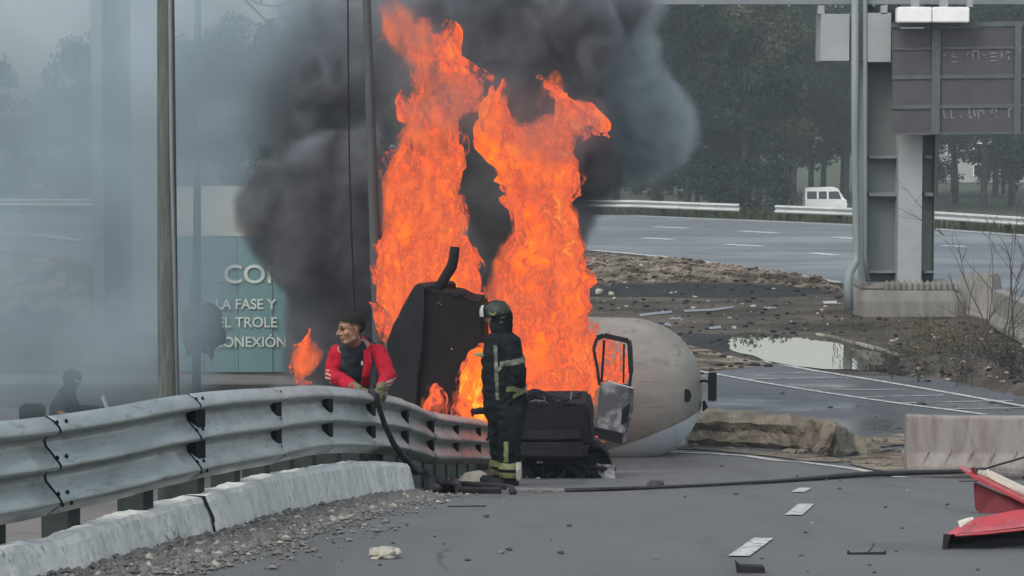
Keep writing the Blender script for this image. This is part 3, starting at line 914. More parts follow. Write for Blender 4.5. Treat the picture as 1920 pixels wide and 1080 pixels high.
# second gantry column, in the smoke at left
LD = 48.6
lb = W(232, 665, LD); lb.z = prof(LD)
g2 = thing('sign_gantry', lb, 'bluish gantry column on a pale plinth fading into the smoke at left', 'gantry')
gpart('web_plate', 'gantry_dk', 190, 249, -80, 625, LD + .2, .1, root=g2)
gpart('flange', 'gantry', 176, 189.5, -80, 628, LD - .2, .8, root=g2)
gpart('flange', 'gantry_lt', 249.5, 296, -80, 628, LD - .2, .8, root=g2)
for y in (560, 612):
    gpart('stiffener', 'gantry', 190, 249, y, y + 6, LD - .05, .24, root=g2)
_old = GD
bb = B(); zz = prof(LD)
bb.loft([[W(x, 600, LD - .6) * 1 for x in ()] or [Vector((lb.x + x, LD + y, z)) for x, y in ((-.66, -.7), (.7, -.7), (.7, .9), (-.66, .9))] for z in (zz - .1, zz + .3)])
bb.part('plinth', M['concrete'], g2, bevel=.05)

# ================================================================ concrete barriers
def barrier(root, a, b, h, foot_w, top_w, m, ribs=0, lean=0.0, name='barrier_body'):
    """a moulded barrier from a to b (points on the ground)"""
    a, b = Vector(a), Vector(b)
    t = (b - a); L = t.length; t.normalize()
    s = Vector((t.y, -t.x, 0)).normalized()
    prof_ = [(-foot_w / 2, 0), (-foot_w / 2, .08), (-foot_w * .30, h * .36), (-top_w / 2 - .015, h - .02), (-top_w / 2 + .01, h), (top_w / 2 - .01, h), (top_w / 2 + .015, h - .02), (foot_w * .30, h * .36), (foot_w / 2, .08), (foot_w / 2, 0)]
    bb = B()
    n = max(6, int(L / .25))
    bb.loft([[a.lerp(b, i / n) + s * (x + z * lean) + Vector((0, 0, z + .01 * mnoise.noise((i * .7, z * 4, 1)) * (z > .3))) for x, z in prof_] for i in range(n + 1)])
    bb.part(name, m, root, noise_amp=.008, noise_scale=5, bevel=.008)
    for k in range(ribs):
        p = a.lerp(b, (k + .6) / (ribs + 6))
        bb = B()
        bb.bar(p - s * (foot_w / 2 + .0) * -1 + Vector((0, 0, .05)), p + s * (foot_w * .33) + t * .09 + Vector((0, 0, h * .42)), .02, .012, up=s)
        bb.part('mould_ridge', m, root)
ba = G(1700, 889); bz = G(2200, 896)
jb = thing('concrete_barrier', ba, 'long reddish stained concrete road barrier with a flared foot standing at the right edge', 'barrier')
s_ = FPX / ba.y
bH = 108 / s_
a0 = Vector((ba.x + .02, ba.y + .25, ba.z))
a1 = Vector((ba.x + 3.4, ba.y + .05, zg(0, ba.y + .1)))
barrier(jb, a0, a1, bH, .5, .2, M['pinkcon'], ribs=8)
# dark bars standing in for the shade of fork-lift slots at its foot
bb = B()
q = G(1918, 900)
for dx in (0, .12):
    bb.bar(q + Vector((dx, -.05, .02)), q + Vector((.1 + dx, -.03, .17)), .05, .02)
bb.part('slot_shade', M['rubber'], jb)

pb = G(1815, 600)
b2 = thing('concrete_barrier', pb, 'short grey concrete barrier standing on end beside the gantry plinth', 'barrier')
q0, q1, q2, q3 = W(1800, 512, 57.2), W(1862, 514, 57.4), W(1870, 620, 57), W(1812, 608, 57)
B().prism([W(1800, 513, 57.6), W(1858, 516, 57.0), W(1866, 575, 56.6), W(1875, 622, 56.2), W(1832, 612, 56.6), W(1800, 590, 57.2)], (.35, .8, 0)).part('barrier_body', M['concrete'], b2, bevel=.05, noise_amp=.03, noise_scale=3)
b3 = thing('concrete_barrier', G(1900, 640), 'pale concrete barrier running off the right edge behind the bare bush', 'barrier')
barrier(b3, G(1880, 612) + Vector((0, .4, 0)), G(2080, 720) + Vector((0, .3, 0)), .75, .5, .2, M['concrete'])

# the toppled, mud caked barrier
sb0 = G(1290, 838)
sl_ = thing('toppled_barrier', sb0, 'toppled mud caked concrete barrier lying broken beside the edge line, right of the drum', 'barrier')
prof_px = [(1288, 772, 836), (1330, 768, 838), (1380, 770, 840), (1430, 773, 842), (1480, 777, 846), (1520, 783, 850), (1545, 788, 856), (1562, 790, 858), (1580, 800, 857), (1598, 812, 852), (1620, 826, 852), (1642, 834, 851)]
rings = []
for i, (px, yt, yb) in enumerate(prof_px):
    D = G(px, yb).y + .05
    a = W(px, yt, D + .25); b = W(px, yb, D)
    z0 = zg(a.x, D) - .03
    hh = a.z - z0
    dep = .62 if i < 9 else .62 - .13 * (i - 8)
    cx = a.x
    fr = [(0.10, 0), (-.02, hh * .22), (.03, hh * .5), (-.04 if i < 5 else .10, hh * .74), (.12, hh * .96), (.3, hh * 1.0), (dep - .08, hh * .9), (dep, hh * .4), (dep, 0)]
    if i in (6, 7): fr = [(-.1, 0.02), (-.2, hh * .3), (-.14, hh * .55), (-.1, hh * .8), (.05, hh * .98), (.3, hh * 1.02), (dep - .08, hh * .9), (dep, hh * .4), (dep, 0)]
    rings.append([Vector((cx + .03 * mnoise.noise((i, k, 2)), D + y, z0 + z)) for k, (y, z) in enumerate(fr)])
B().loft(rings).part('barrier_body', M['slab'], sl_, sub=3, noise_amp=.045, noise_scale=4.5)
bb = B(); bb.tube([W(1556, 792, G(1556, 857).y - .12), W(1553, 815, G(1556, 857).y - .18), W(1545, 835, G(1556, 857).y - .2), W(1528, 848, G(1556, 857).y - .18)], [.09, .1, .09, .06], n=8)
bb.part('broken_lump', M['slab'], sl_, sub=2, noise_amp=.03, noise_scale=8)
# rubble under and beside it, each piece a stone
def stones(spec, name, m, label, cat, group, seed0=0, flat=.6):
    for i, (px, py, rpx) in enumerate(spec):
        p = G(px, py)
        r = rpx * p.y / FPX
        me = rock_mesh(r, seed0 + i, m, sub=2, flat=flat, name=name)
        lab = label[i] if isinstance(label, list) else label
        o = link(name, me, None, (p.x, p.y, p.z + r * flat * .72), (0, 0, i * 1.3))
        props(o, lab, cat, group)
stones([(1480, 852, 14), (1505, 850, 10), (1398, 848, 8), (1370, 845, 10), (1450, 855, 9), (1640, 850, 16), (1300, 840, 12), (1585, 868, 12), (1660, 876, 12), (1630, 872, 9)], 'rubble_stone', M['slab'],
       'muddy concrete rubble stone lying along the edge line beside the toppled barrier', 'stone', 'rubble along the toppled barrier', 40, .5)
stones([(1650, 829, 17)], 'flat_rock', M['slab'], 'flat brown rock lying between the toppled barrier and the stained barrier', 'rock', None, 77, .35)
rings = []
sheet('mud_bank', [gx(*p) for p in [(1590, 862), (1690, 846), (1712, 892), (1640, 884), (1590, 872)]], M['mound'], 0.02, jag=.08)
sheet('mud_bank', [gx(*p) for p in [(1615, 822), (1700, 815), (1712, 834), (1650, 842), (1612, 838)]], M['mound'], 0.02, jag=.08)
sheet('mud_bank', [gx(*p) for p in [(1280, 838), (1330, 842), (1420, 848), (1530, 856), (1600, 866), (1560, 869), (1450, 858), (1330, 846), (1260, 843)]], M['slab'], 0.02, jag=.05)

# ================================================================ puddles, earth bank, kerb stones
water = bpy.data.materials.new('still_water')
water.use_nodes = True
pb_ = water.node_tree.nodes['Principled BSDF']
pb_.inputs['Base Color'].default_value = (0.04, 0.04, 0.038, 1)
pb_.inputs['Roughness'].default_value = 0.01
pb_.inputs['Specular IOR Level'].default_value = 1.0
pb_.inputs['IOR'].default_value = 2.0
def puddle(pts, off=.016, jag=.10):
    o = sheet('puddle', [gx(*p) for p in pts], water, off, jag=jag)
    return o
puddle([(1366, 642), (1372, 632), (1390, 624), (1450, 627), (1530, 637), (1592, 650), (1603, 672), (1603, 694), (1550, 694), (1455, 683), (1410, 668), (1372, 660)])
puddle([(1602, 655), (1650, 662), (1665, 682), (1640, 696), (1604, 695)], .014)
puddle([(1640, 848), (1700, 842), (1702, 862), (1665, 858)], .014)
puddle([(1590, 851), (1616, 849), (1618, 855), (1592, 856)], .014, .02)
for pts in ([(1195, 590), (1260, 584), (1262, 588), (1200, 594)], [(1255, 598), (1275, 596), (1276, 600), (1256, 601)], [(1330, 614), (1350, 612), (1352, 617), (1332, 618)],
            [(1543, 566), (1570, 565), (1570, 570), (1544, 571)], [(1240, 604), (1258, 607), (1262, 613), (1246, 611)], [(1430, 577), (1455, 576), (1456, 579), (1431, 580)],
            [(1280, 582), (1340, 579), (1375, 575), (1376, 578), (1340, 583), (1282, 586)]):
    puddle(pts, .015, .03)

def ground_ridge(name, base_px, top_px, m, label=None, cat=None, kind='structure', base_back=None, amp=.09, nsc=1.6, seed=0):
    """earth raised between a near foot line and a far edge line; points given where they stand on the ground; heights in metres"""
    rows = []
    for (fx, fy, bx, by, h) in base_px:
        a, b = G(fx, fy), G(bx, by)
        row = []
        for k in range(13):
            f = k / 12
            p = a.lerp(b, f)
            z = zg(p.x, p.y)
            e = sm(f / .38) if f < .7 else 1 - sm((f - .7) / .3) * .85
            row.append(Vector((p.x, p.y, z - .05 + h * e)))
        rows.append(row)
    # refine along the length
    R2 = []
    for i in range(len(rows) - 1):
        for q in range(7):
            R2.append([rows[i][k].lerp(rows[i + 1][k], q / 7) for k in range(13)])
    R2.append(rows[-1])
    for r_ in R2:
        for k, v in enumerate(r_):
            if 0 < k < 12:
                w = v * nsc
                v += Vector((0, -.12 * abs(mnoise.noise(w * 1.3 + Vector((seed, 3, 0)))), amp * mnoise.noise(w + Vector((0, 0, seed))) + amp * .6 * mnoise.noise(w * 3.1)))
    bb = B().loft(R2, closed=False, caps=False)
    o = bb.solo(name, m, (0, 0, 0), label, cat, None, kind, sub=1, noise_amp=.05, noise_scale=6)
    return o
ground_ridge('earth_bank', [(1085, 548, 1085, 470, .1), (1120, 545, 1112, 474, .2), (1200, 535, 1200, 482, .24), (1300, 534, 1290, 492, .26), (1400, 536, 1380, 504, .22), (1490, 540, 1460, 516, .16), (1560, 548, 1520, 524, .2), (1590, 552, 1565, 533, .06)], None, M['mound'])
ground_ridge('earth_bank', [(-40, 612, -40, 480, .3), (40, 608, 30, 486, .5), (120, 612, 110, 498, .5), (172, 618, 170, 508, .4)], None, M['mound'], seed=9)
ground_ridge('weedy_bank', [(-40, 676, -40, 612, .2), (40, 676, 30, 612, .28), (110, 680, 100, 616, .22), (165, 682, 160, 624, .08)], None, M['grass'], seed=4)
ground_ridge('earth_bank', [(1690, 706, 1680, 664, .05), (1760, 716, 1750, 668, .2), (1850, 735, 1820, 672, .32), (1960, 760, 1900, 680, .35), (2100, 800, 2000, 700, .3)], None, M['dirt'], seed=13)

_bi = bmesh.new(); bmesh.ops.create_icosphere(_bi, subdivisions=1, radius=1)
ICO_V = [v.co.copy() for v in _bi.verts]; ICO_F = [tuple(v.index for v in f.verts) for f in _bi.faces]; _bi.free()
def crumb(c, r, rg_, vs_, fs_, flat=.45):
    n = len(vs_); a = rg_.uniform(0, 6.28); ca, sa = math.cos(a), math.sin(a); ex = rg_.uniform(.6, 1.1)
    for v in ICO_V:
        k = r * rg_.uniform(.7, 1.15)
        x, y = v.x * k, v.y * k * ex
        vs_.append((c[0] + x * ca - y * sa, c[1] + x * sa + y * ca, c[2] + v.z * k * flat))
    for f in ICO_F: fs_.append(tuple(i + n for i in f))
def litter(name, n, m, label, area, rlo, rhi, seed, lift=0.0, target=None):
    rg3 = random.Random(seed)
    v3, f3 = [], []
    dg = bpy.context.evaluated_depsgraph_get()
    k = 0
    while k < n:
        px, py = rg3.uniform(area[0], area[2]), rg3.uniform(area[1], area[3])
        o = Vector((0, 0, CAMZ)); d_ = (W(px, py, 50) - o).normalized()
        hit, loc, nor, idx_, ob, mtx = SC.ray_cast(dg, o, d_)
        k += 1
        if not hit or ob.name.split('.')[0] not in ('ground', 'earth_bank', 'sand_patch', 'mud_bank', 'dark_mud_patch', 'muddy_ditch'): continue
        if target and ob.name.split('.')[0] not in target: continue
        r_ = rlo * (rhi / rlo) ** (rg3.random() ** 2)
        crumb((loc.x, loc.y, loc.z + r_ * .1), r_, rg3, v3, f3)
    o = link(name, mesh_of(v3, f3, m, False, name))
    return props(o, label, 'stones', kind='stuff')
bpy.context.view_layer.update()
litter('rubble', 420, M['stone_pale'], 'pale stones and broken concrete bits strewn over the earth bank and the mud', (1090, 470, 1920, 720), .012, .09, 31)
litter('rubble', 1300, M['mound'], 'brown stones scattered over the earth bank beside the highway', (1090, 470, 1600, 550), .03, .14, 32, target=('earth_bank',))
litter('clods', 1100, M['ditch'], 'dark clods of mud scattered over the muddy island', (1090, 480, 1920, 720), .02, .10, 33)
litter('rubble', 500, M['slab'], 'muddy crumbs round the foot of the toppled barrier', (1280, 815, 1720, 895), .01, .05, 34)
ks = thing('kerb_edging', G(1600, 650), 'broken pale kerb edging running from the bright puddle towards the dark bush', 'kerb')
kp = [(1530, 628), (1550, 632), (1575, 638), (1605, 646), (1640, 655), (1668, 664), (1690, 671), (1712, 680), (1738, 686), (1770, 692), (1800, 700), (1830, 712)]
for i in range(len(kp) - 1):
    if i in (6,): continue
    a, b = G(*kp[i]), G(*kp[i + 1])
    g_ = (b - a) * .03
    B().bar(a + g_ + Vector((0, 0, .02 + .02 * (i % 3 == 1))), b - g_ + Vector((0, 0, .02)), .08, .07).part('kerb_stone', M['concrete'] if i % 3 else M['stone_pale'], ks, bevel=.02, noise_amp=.025, noise_scale=5)
stones([(1123, 552, 8), (1146, 555, 6), (1152, 562, 4)], 'white_stone', M['stone_pale'], ['larger white stone at the left end of the dark ditch', 'smaller round white stone beside the larger one at the ditch', 'smallest pale stone in front of the ditch'], 'stone', None, 90, .8)
ls = W(1590, 578, 56.8)
stones([(1300, 665, 9), (1415, 686, 11), (1440, 688, 9), (1385, 684, 8), (1350, 687, 10), (1740, 716, 6), (1690, 690, 5), (1315, 702, 5)], 'mud_clod', M['ditch'], 'dark clod of mud on the sand near the bright puddle', 'clod', 'mud clods round the bright puddle', 120, .35)

# ================================================================ the wrecked concrete mixer truck
TD = 33.0
tb = G(1150, 880)
tr = thing('mixer_truck', Vector((W(1050, 800, 31).x, 31.0, prof(31))), 'overturned burning concrete mixer truck with its charred cab and dusty beige drum', 'truck')
# drum: a surface of revolution whose axis runs to the right and a little towards the camera
dc = W(1140, 731, 35.2)
drad = 137 * 35.2 / FPX
ax = Vector((1, -.22, -.01)).normalized()
u_ = ax.cross(Vector((0, 0, 1))).normalized(); w_ = u_.cross(ax).normalized()
prof_d = []
e = .98
for i in range(15):
    a = i / 14
    prof_d.append((-2.6 + 2.86 * a, drad * (0.72 + .28 * sm(a * 1.6))))
for i in range(1, 25):
    a = i / 24 * math.pi / 2 * .955
    prof_d.append((.27 + math.sin(a) * e, drad * math.cos(a) ** .92))
drum_m = mat('dusty_drum_paint', (0.275, 0.265, 0.238), (0.19, 0.182, 0.162), scale=1.5, detail=9, rough=.85, spec=.2, stretch=(.8, 1, 2), lo=.35, hi=.66, bump=.12, bscale=18, spots=(0.12, 0.105, 0.095), spotscale=2.3, spotamt=.75)
nt = drum_m.node_tree
# the pale unpainted lower band is a colour of the drum itself, cut off along a slanting plane
prn = [n for n in nt.nodes if n.type == 'BSDF_PRINCIPLED'][0]
lk = prn.inputs['Base Color'].links[0].from_socket
tc = nn(nt, 'ShaderNodeTexCoord'); sep = nn(nt, 'ShaderNodeSeparateXYZ')
nt.links.new(tc.outputs['Object'], sep.inputs[0])
# plane through two seen points of the paint edge
p1, p2 = W(1147, 846, 34.3), W(1308, 784, 34.3)
sl2 = (p2.z - p1.z) / (p2.x - p1.x)
ma = nn(nt, 'ShaderNodeMath', operation='MULTIPLY_ADD'); ma.inputs[1].default_value = -sl2
nt.links.new(sep.outputs['X'], ma.inputs[0]); nt.links.new(sep.outputs['Z'], ma.inputs[2])
nz = nn(nt, 'ShaderNodeTexNoise'); nz.inputs['Scale'].default_value = 9
nt.links.new(tc.outputs['Object'], nz.inputs['Vector'])
ma2 = nn(nt, 'ShaderNodeMath', operation='MULTIPLY_ADD'); ma2.inputs[1].default_value = .03
nt.links.new(nz.outputs[0], ma2.inputs[0]); nt.links.new(ma.outputs[0], ma2.inputs[2])
cmpn = nn(nt, 'ShaderNodeMath', operation='LESS_THAN')
cmpn.inputs[1].default_value = (p1.z - tr.location.z) - sl2 * (p1.x - tr.location.x) + .015
nt.links.new(ma2.outputs[0], cmpn.inputs[0])
mxn = nn(nt, 'ShaderNodeMix', data_type='RGBA'); mxn.inputs['B'].default_value = (.5, .54, .58, 1)
nt.links.new(cmpn.outputs[0], mxn.inputs['Factor']); nt.links.new(lk, mxn.inputs['A'])
nt.links.new(mxn.outputs['Result'], prn.inputs['Base Color'])
N = 72
rings = [[dc + ax * a + (u_ * math.cos(2 * math.pi * k / N) + w_ * math.sin(2 * math.pi * k / N)) * r for k in range(N)] for a, r in prof_d]
drum = B().loft(rings).part('drum', drum_m, tr, smooth=True)
for a, r in ((.42, None), (.98, None), (-.5, None)):
    rr = float(np.interp(a, [q[0] for q in prof_d], [q[1] for q in prof_d]))
    pts = [dc + ax * a + (u_ * math.cos(2 * math.pi * k / 48) + w_ * math.sin(2 * math.pi * k / 48)) * (rr + .001) for k in range(49)]
    B().tube(pts, .0035, n=5, caps=False).part('weld_seam', drum_m, tr, parent=drum)
def on_drum(a, ang, lift=0):
    rr = float(np.interp(a, [q[0] for q in prof_d], [q[1] for q in prof_d])) + lift
    return dc + ax * a + (-u_ * math.cos(ang) * -1 + w_ * 0) * 0 + (u_ * math.cos(ang) + w_ * math.sin(ang)) * rr
SG = 1 if u_.y < 0 else -1   # which way round faces the camera
def facing(a, up, lift=0):
    rr = float(np.interp(a, [q[0] for q in prof_d], [q[1] for q in prof_d])) + lift
    return dc + ax * a + u_ * SG * rr * math.cos(up) + w_ * rr * math.sin(up)
for (a0_, a1_, up) in ((.25, .62, .5), (.45, .95, .25), (-.1, .5, -.28), (.6, .95, -.12), (-.25, .2, .1)):
    B().tube([facing(a0_ + (a1_ - a0_) * i / 6, up, .001) for i in range(7)], .004, n=5).part('weld_seam', drum_m, tr, parent=drum)
# inspection port near the tip
pc = facing(1.12, .03, .004)
bb = B()
ring = []
n_ = (facing(1.12, .03, .1) - pc).normalized()
ux = Vector((0, 0, 1)); vx = n_.cross(ux).normalized()
bb.prism([pc + ux * math.cos(k * math.pi / 8) * .085 + vx * math.sin(k * math.pi / 8) * .05 for k in range(16)], ax * .02 - Vector((0, .02, 0)))
bb.part('inspection_port', M['char'], tr, parent=drum)
bb = B()
bb.box(*pxbox(1328, 1344, 699, 752, 34.6, .08)); bb.part('mud_flap', M['char'], tr, bevel=.01)
B().tube([W(1312, 715, 34.9), W(1322, 714, 34.8), W(1330, 716, 34.6)], .02, n=6).part('flap_arm', M['char'], tr)
B().prism([W(1318, 754, 34.9), W(1322, 752, 34.8), W(1328, 764, 34.8), W(1318, 772, 34.9)], (0, .1, 0)).part('flap_bracket', M['char2'], tr)

# rear body of the cab, thrown back: the big charred slab left of the fire fighter
def slab_px(pts, D, th, name, m, bevel=.03, noise_amp=.02, tilt=0.0, parent=None, sub=0):
    bb = B()
    bb.prism([W(x, y, D + tilt * (x - pts[0][0]) / 100) for x, y in pts], (0.05, th, 0))
    return bb.part(name, m, tr, parent=parent, bevel=bevel, noise_amp=noise_amp, noise_scale=4, sub=sub)
cab = slab_px([(796, 540), (840, 549), (858, 552), (880, 563), (903, 566), (909, 610), (906, 650), (898, 676), (901, 700), (884, 728), (888, 752), (876, 780), (876, 860), (775, 870), (782, 700)], 30.4, 1.0, 'cab_floor', M['char'], sub=3, noise_amp=.018)
# its side, turned to the left
bb = B()
bb.loft([[W(778, 533, 30.9), W(797, 539, 30.35), W(792, 640, 30.3), W(783, 720, 30.3), W(776, 820, 30.35), W(733, 820, 30.9), W(722, 700, 31.1), W(725, 640, 31.2), W(745, 592, 31.1)],
         [v + Vector((.35, .9, 0)) for v in [W(778, 533, 30.9), W(797, 539, 30.35), W(792, 640, 30.3), W(783, 720, 30.3), W(776, 820, 30.35), W(733, 820, 30.9), W(722, 700, 31.1), W(725, 640, 31.2), W(745, 592, 31.1)]]])
bb.part('cab_side', M['char'], tr, bevel=.02, sub=2, noise_amp=.018, noise_scale=7)
for (x, y, r) in ((846, 662, .012),):
    pass
B().tube([W(815, 552, 30.6), W(832, 525, 30.6), W(847, 500, 30.6), W(852, 482, 30.6), W(853, 463, 30.6)], [.055, .06, .06, .058, .055], n=12).part('exhaust_pipe', M['char'], tr, smooth=True, noise_amp=.008, noise_scale=6)
B().box(*pxbox(855, 870, 553, 562, 30.5, .1)).part('bracket', M['char'], tr)

# front of the truck: hood, bumper, engine and running gear
FD = 27.6
slab_px([(984, 757), (1104, 757), (1110, 800), (1114, 833), (972, 833), (976, 790)], FD, 1.3, 'hood', M['char'], tilt=.02, sub=3, noise_amp=.03)
B().prism([W(986, 808, FD - .02), W(1084, 805, FD - .02), W(1092, 824, FD - .03), W(974, 826, FD - .03)], (0, .03, 0)).part('hood_panel', M['char2'], tr, bevel=.01, noise_amp=.006)
slab_px([(968, 832), (1098, 832), (1100, 852), (1094, 861), (968, 860)], FD - .12, .5, 'bumper', M['char2'], noise_amp=.008)
slab_px([(976, 861), (1108, 861), (1112, 908), (1076, 914), (980, 914)], FD + .3, 1.1, 'chassis', M['char'], noise_amp=.03, sub=1)
for pts, r in (([(984, 868), (1035, 866), (1100, 864)], .018), ([(990, 880), (1000, 905), (1040, 908)], .02), ([(1075, 860), (1095, 875), (1130, 878), (1155, 880)], .022), ([(1100, 874), (1118, 900), (1125, 912)], .015),
               ([(1052, 866), (1080, 884), (1104, 905)], .025), ([(985, 862), (983, 885), (986, 912)], .03), ([(1020, 868), (1018, 892), (1026, 912)], .02)):
    B().tube([W(x, y, FD + .05) for x, y in pts], r, n=8).part('running_gear', M['char'], tr, noise_amp=.008)
B().tube([W(1009, 895, FD), W(1010, 912, FD)], .018, n=8).part('chrome_stub', M['gantry_lt'], tr)
B().box(*pxbox(1006, 1018, 865, 869, FD - .02, .04)).part('badge', M['gantry_dk'], tr)
# engine block and hoses on top
for pts, r in (([(985, 742), (1000, 740), (1015, 744), (1030, 752), (1045, 757)], [.05, .06, .055, .045, .02]), ([(1048, 752), (1050, 748), (1056, 748), (1056, 757)], [.025, .03, .03, .02]), ([(985, 756), (1010, 754), (1040, 757)], [.05, .04, .02]),
               ([(1000, 752), (1008, 742), (1020, 740)], [.03, .04, .03])):
    B().tube([W(x, y, FD + .2) for x, y in pts], r, n=10).part('engine_part', M['char'], tr, sub=1, noise_amp=.02, noise_scale=12)
rgs = random.Random(77)
for k in range(46):
    px_, py_ = rgs.choice([(rgs.uniform(975, 1110), rgs.uniform(860, 915)), (rgs.uniform(985, 1100), rgs.uniform(740, 760)), (rgs.uniform(1100, 1150), rgs.uniform(880, 915)), (rgs.uniform(800, 905), rgs.uniform(545, 575))])
    dd_ = FD + rgs.uniform(-.1, .25) if px_ > 940 else 30.4
    p_ = W(px_, py_, dd_)
    a_ = rgs.uniform(0, 3.1); L_ = rgs.uniform(.05, .2)
    q_ = p_ + Vector((math.cos(a_) * L_, rgs.uniform(-.05, .1), math.sin(a_) * L_ * .5))
    m_ = (p_ + q_) / 2 + Vector((rgs.gauss(0, .02), 0, rgs.gauss(0, .03)))
    B().tube([p_, m_, q_], [rgs.uniform(.006, .016)] * 3, n=5).part('burnt_wire', M['char'] if k % 4 else M['ash'], tr)
# front wheel arch and the wheel inside
wc = W(1118, 876, FD + .5)
R_ = .24
bb = B()
arc = [Vector((wc.x + math.cos(a) * .19 * k, FD - .05 + d, wc.z + math.sin(a) * .24 * k)) for a, k, d in ()]
outer, inner = [], []
for i in range(13):
    a = R(-25 + i * 145 / 12)
    outer.append((math.cos(a), math.sin(a)))
def arcrow(k, d): return [Vector((wc.x - .02 + x * .185 * k, FD + .25 + d, wc.z + z * .26 * k)) for x, z in outer]
bb.loft([arcrow(1, 0), arcrow(1, .5), arcrow(.9, .5), arcrow(.9, 0), arcrow(1, 0)], closed=False, caps=False)
bb.part('mudguard', M['char2'], tr, smooth=True)
def wheel(c, r, w, root):
    bb = B()
    bb.tube([Vector(c) + Vector((0, -w / 2, 0)), Vector(c) + Vector((0, -w / 2 + .03, 0)), Vector(c) + Vector((0, w / 2 - .03, 0)), Vector(c) + Vector((0, w / 2, 0))], [r * .9, r, r, r * .9], n=28)
    ty = bb.part('wheel', M['rubber'], root, smooth=False)
    B().tube([Vector(c) + Vector((0, -w / 2 - .012, 0)), Vector(c) + Vector((0, -w / 2 + .01, 0))], [r * .5, r * .55], n=20).part('rim', M['char2'], root, parent=ty)
wheel((wc.x - .03, FD + .5, wc.z + .015), .19, .3, tr)
for (x, y, r) in ((1138, 896, 8), (1120, 905, 10), (1145, 908, 7), (1100, 910, 9)):
    p = W(x, y, FD + .1)
    B().box(p, (.08, .1, .05), Matrix.Rotation(x * .7, 3, 'Z')).part('burnt_scrap', M['ash'], tr, sub=2, noise_amp=.03, noise_scale=12)
B().prism([W(1120, 868, FD + .1), W(1150, 874, FD), W(1152, 905, FD), W(1122, 888, FD + .1)], (0.01, .03, 0)).part('torn_sheet', M['ash'], tr, sub=2, noise_amp=.03, noise_scale=10)

# the open door with its empty window frame
DD = 30.3
door = slab_px([(1127, 718), (1172, 722), (1181, 730), (1180, 765), (1172, 800), (1166, 832), (1112, 818), (1120, 770), (1122, 735)], DD, .07, 'door', M['ash'], bevel=.012, noise_amp=.012, sub=2)
fr = [(1124, 722), (1120, 690), (1113, 655), (1119, 634), (1132, 629), (1178, 639), (1181, 646), (1183, 700), (1180, 728)]
bb = B()
for i in range(len(fr) - 1):
    bb.bar(W(*fr[i], DD), W(*fr[i + 1], DD), .055 if 3 <= i <= 6 else .035, .06, up=Vector((0, 1, 0)))
bb.part('window_frame', M['char2'], tr, parent=door, bevel=.006)
bb = B(); bb.bar(W(1133, 638, DD + .02), W(1128, 716, DD + .02), .028, .04, up=Vector((0, 1, 0))); bb.bar(W(1170, 645, DD + .02), W(1169, 718, DD + .02), .02, .04, up=Vector((0, 1, 0)))
bb.part('window_bar', M['char'], tr, parent=door)
B().tube([W(1140, 715, DD - .05), W(1165, 722, DD - .1), W(1187, 728, DD - .15), W(1188, 724, DD - .15)], .009, n=6).part('mirror_arm', M['gantry_lt'], tr, parent=door)
B().prism([W(1166, 768, DD - .02), W(1180, 756, DD - .02), W(1178, 790, DD - .02), W(1164, 795, DD - .02)], (0, .03, 0)).part('door_hole_edge', M['char'], tr, parent=door, noise_amp=.01)
B().prism([W(1112, 800, DD - .02), W(1168, 812, DD - .02), W(1165, 833, DD - .02), W(1105, 818, DD - .02)], (0, .05, 0)).part('door_sill', M['char'], tr, parent=door, noise_amp=.01)

# ================================================================ hoses and bits on the road
hd = W(706, 742, 20.75)
def gq(px, py, h=.03): p = G(px, py); p.z += h; return p
B().tube([hd + Vector((-.05, .1, .03)), hd, W(712, 768, 21.0), W(722, 798, 21.2), W(738, 832, 21.6), W(757, 858, 22.2), W(778, 884, 22.9), gq(800, 900, .1), gq(830, 912), gq(880, 914), gq(930, 917), gq(958, 921), gq(962, 930)],
         [.026, .024, .022, .022, .024, .03, .034, .03, .03, .03, .03, .03, .03], n=10).solo('fire_hose', M['hose'], hd, 'dark fire hose held over the guard rail and trailing down to the road', 'hose', smooth=True)
B().tube([gq(812, 905), gq(806, 916), gq(818, 930, .04), gq(840, 932, .05), gq(856, 925, .05), gq(850, 910, .06)], [.05, .055, .06, .06, .05, .03], n=10).solo('hose_loop', M['hose'], gq(830, 928, 0), 'black crumpled hose loop at the end of the white line, left of the boots', 'hose', smooth=True, sub=0)
B().tube([gq(1062, 925, .025), gq(1150, 923, .03), gq(1250, 919, .03), gq(1350, 914, .03), gq(1450, 908, .03), gq(1530, 903, .035), gq(1580, 899, .04), gq(1640, 897, .05), gq(1710, 895, .05), gq(1790, 893, .05), gq(1850, 889, .05), gq(1960, 882, .05)],
         [.032, .03, .026, .026, .03, .036, .045, .05, .045, .042, .04, .04], n=10, flat=.6).solo('supply_hose', M['hose'], gq(1400, 910, 0), 'long flat dark hose lying across the road from the wreck to the right edge', 'hose', smooth=True)
B().tube([gq(1790, 893, .05), W(1830, 885, 28.0), W(1870, 872, 28.3), W(1905, 862, 28.6), W(1960, 845, 28.8)], [.012] * 5, n=6).solo('thin_cable', M['hose'], gq(1850, 880), 'thin dark cable rising in front of the stained barrier at right', 'cable')
B().box(gq(900, 928, .03), (.36, .16, .06), Matrix.Rotation(.03, 3, 'Z')).solo('burnt_plank', M['char2'], gq(900, 928, 0), 'short thick burnt plank lying just left of the fire fighter', 'plank', bevel=.01, sub=1, noise_amp=.01)
B().box(gq(1005, 925, .02), (.5, .14, .035), Matrix.Rotation(-.02, 3, 'Z')).solo('grey_board', M['gravel'], gq(1005, 925, 0), 'long flat grey board at the foot of the wreck, right of the boots', 'board', bevel=.01, sub=1, noise_amp=.008)
B().box(gq(875, 953, .008), (.27, .07, .014), Matrix.Rotation(.02, 3, 'Z')).solo('flat_strip', M['char2'], gq(875, 953, 0), 'thin flat dark strip alone on the asphalt below the hose loop', 'strip', sub=1, noise_amp=.01)
o = B()
rings = []
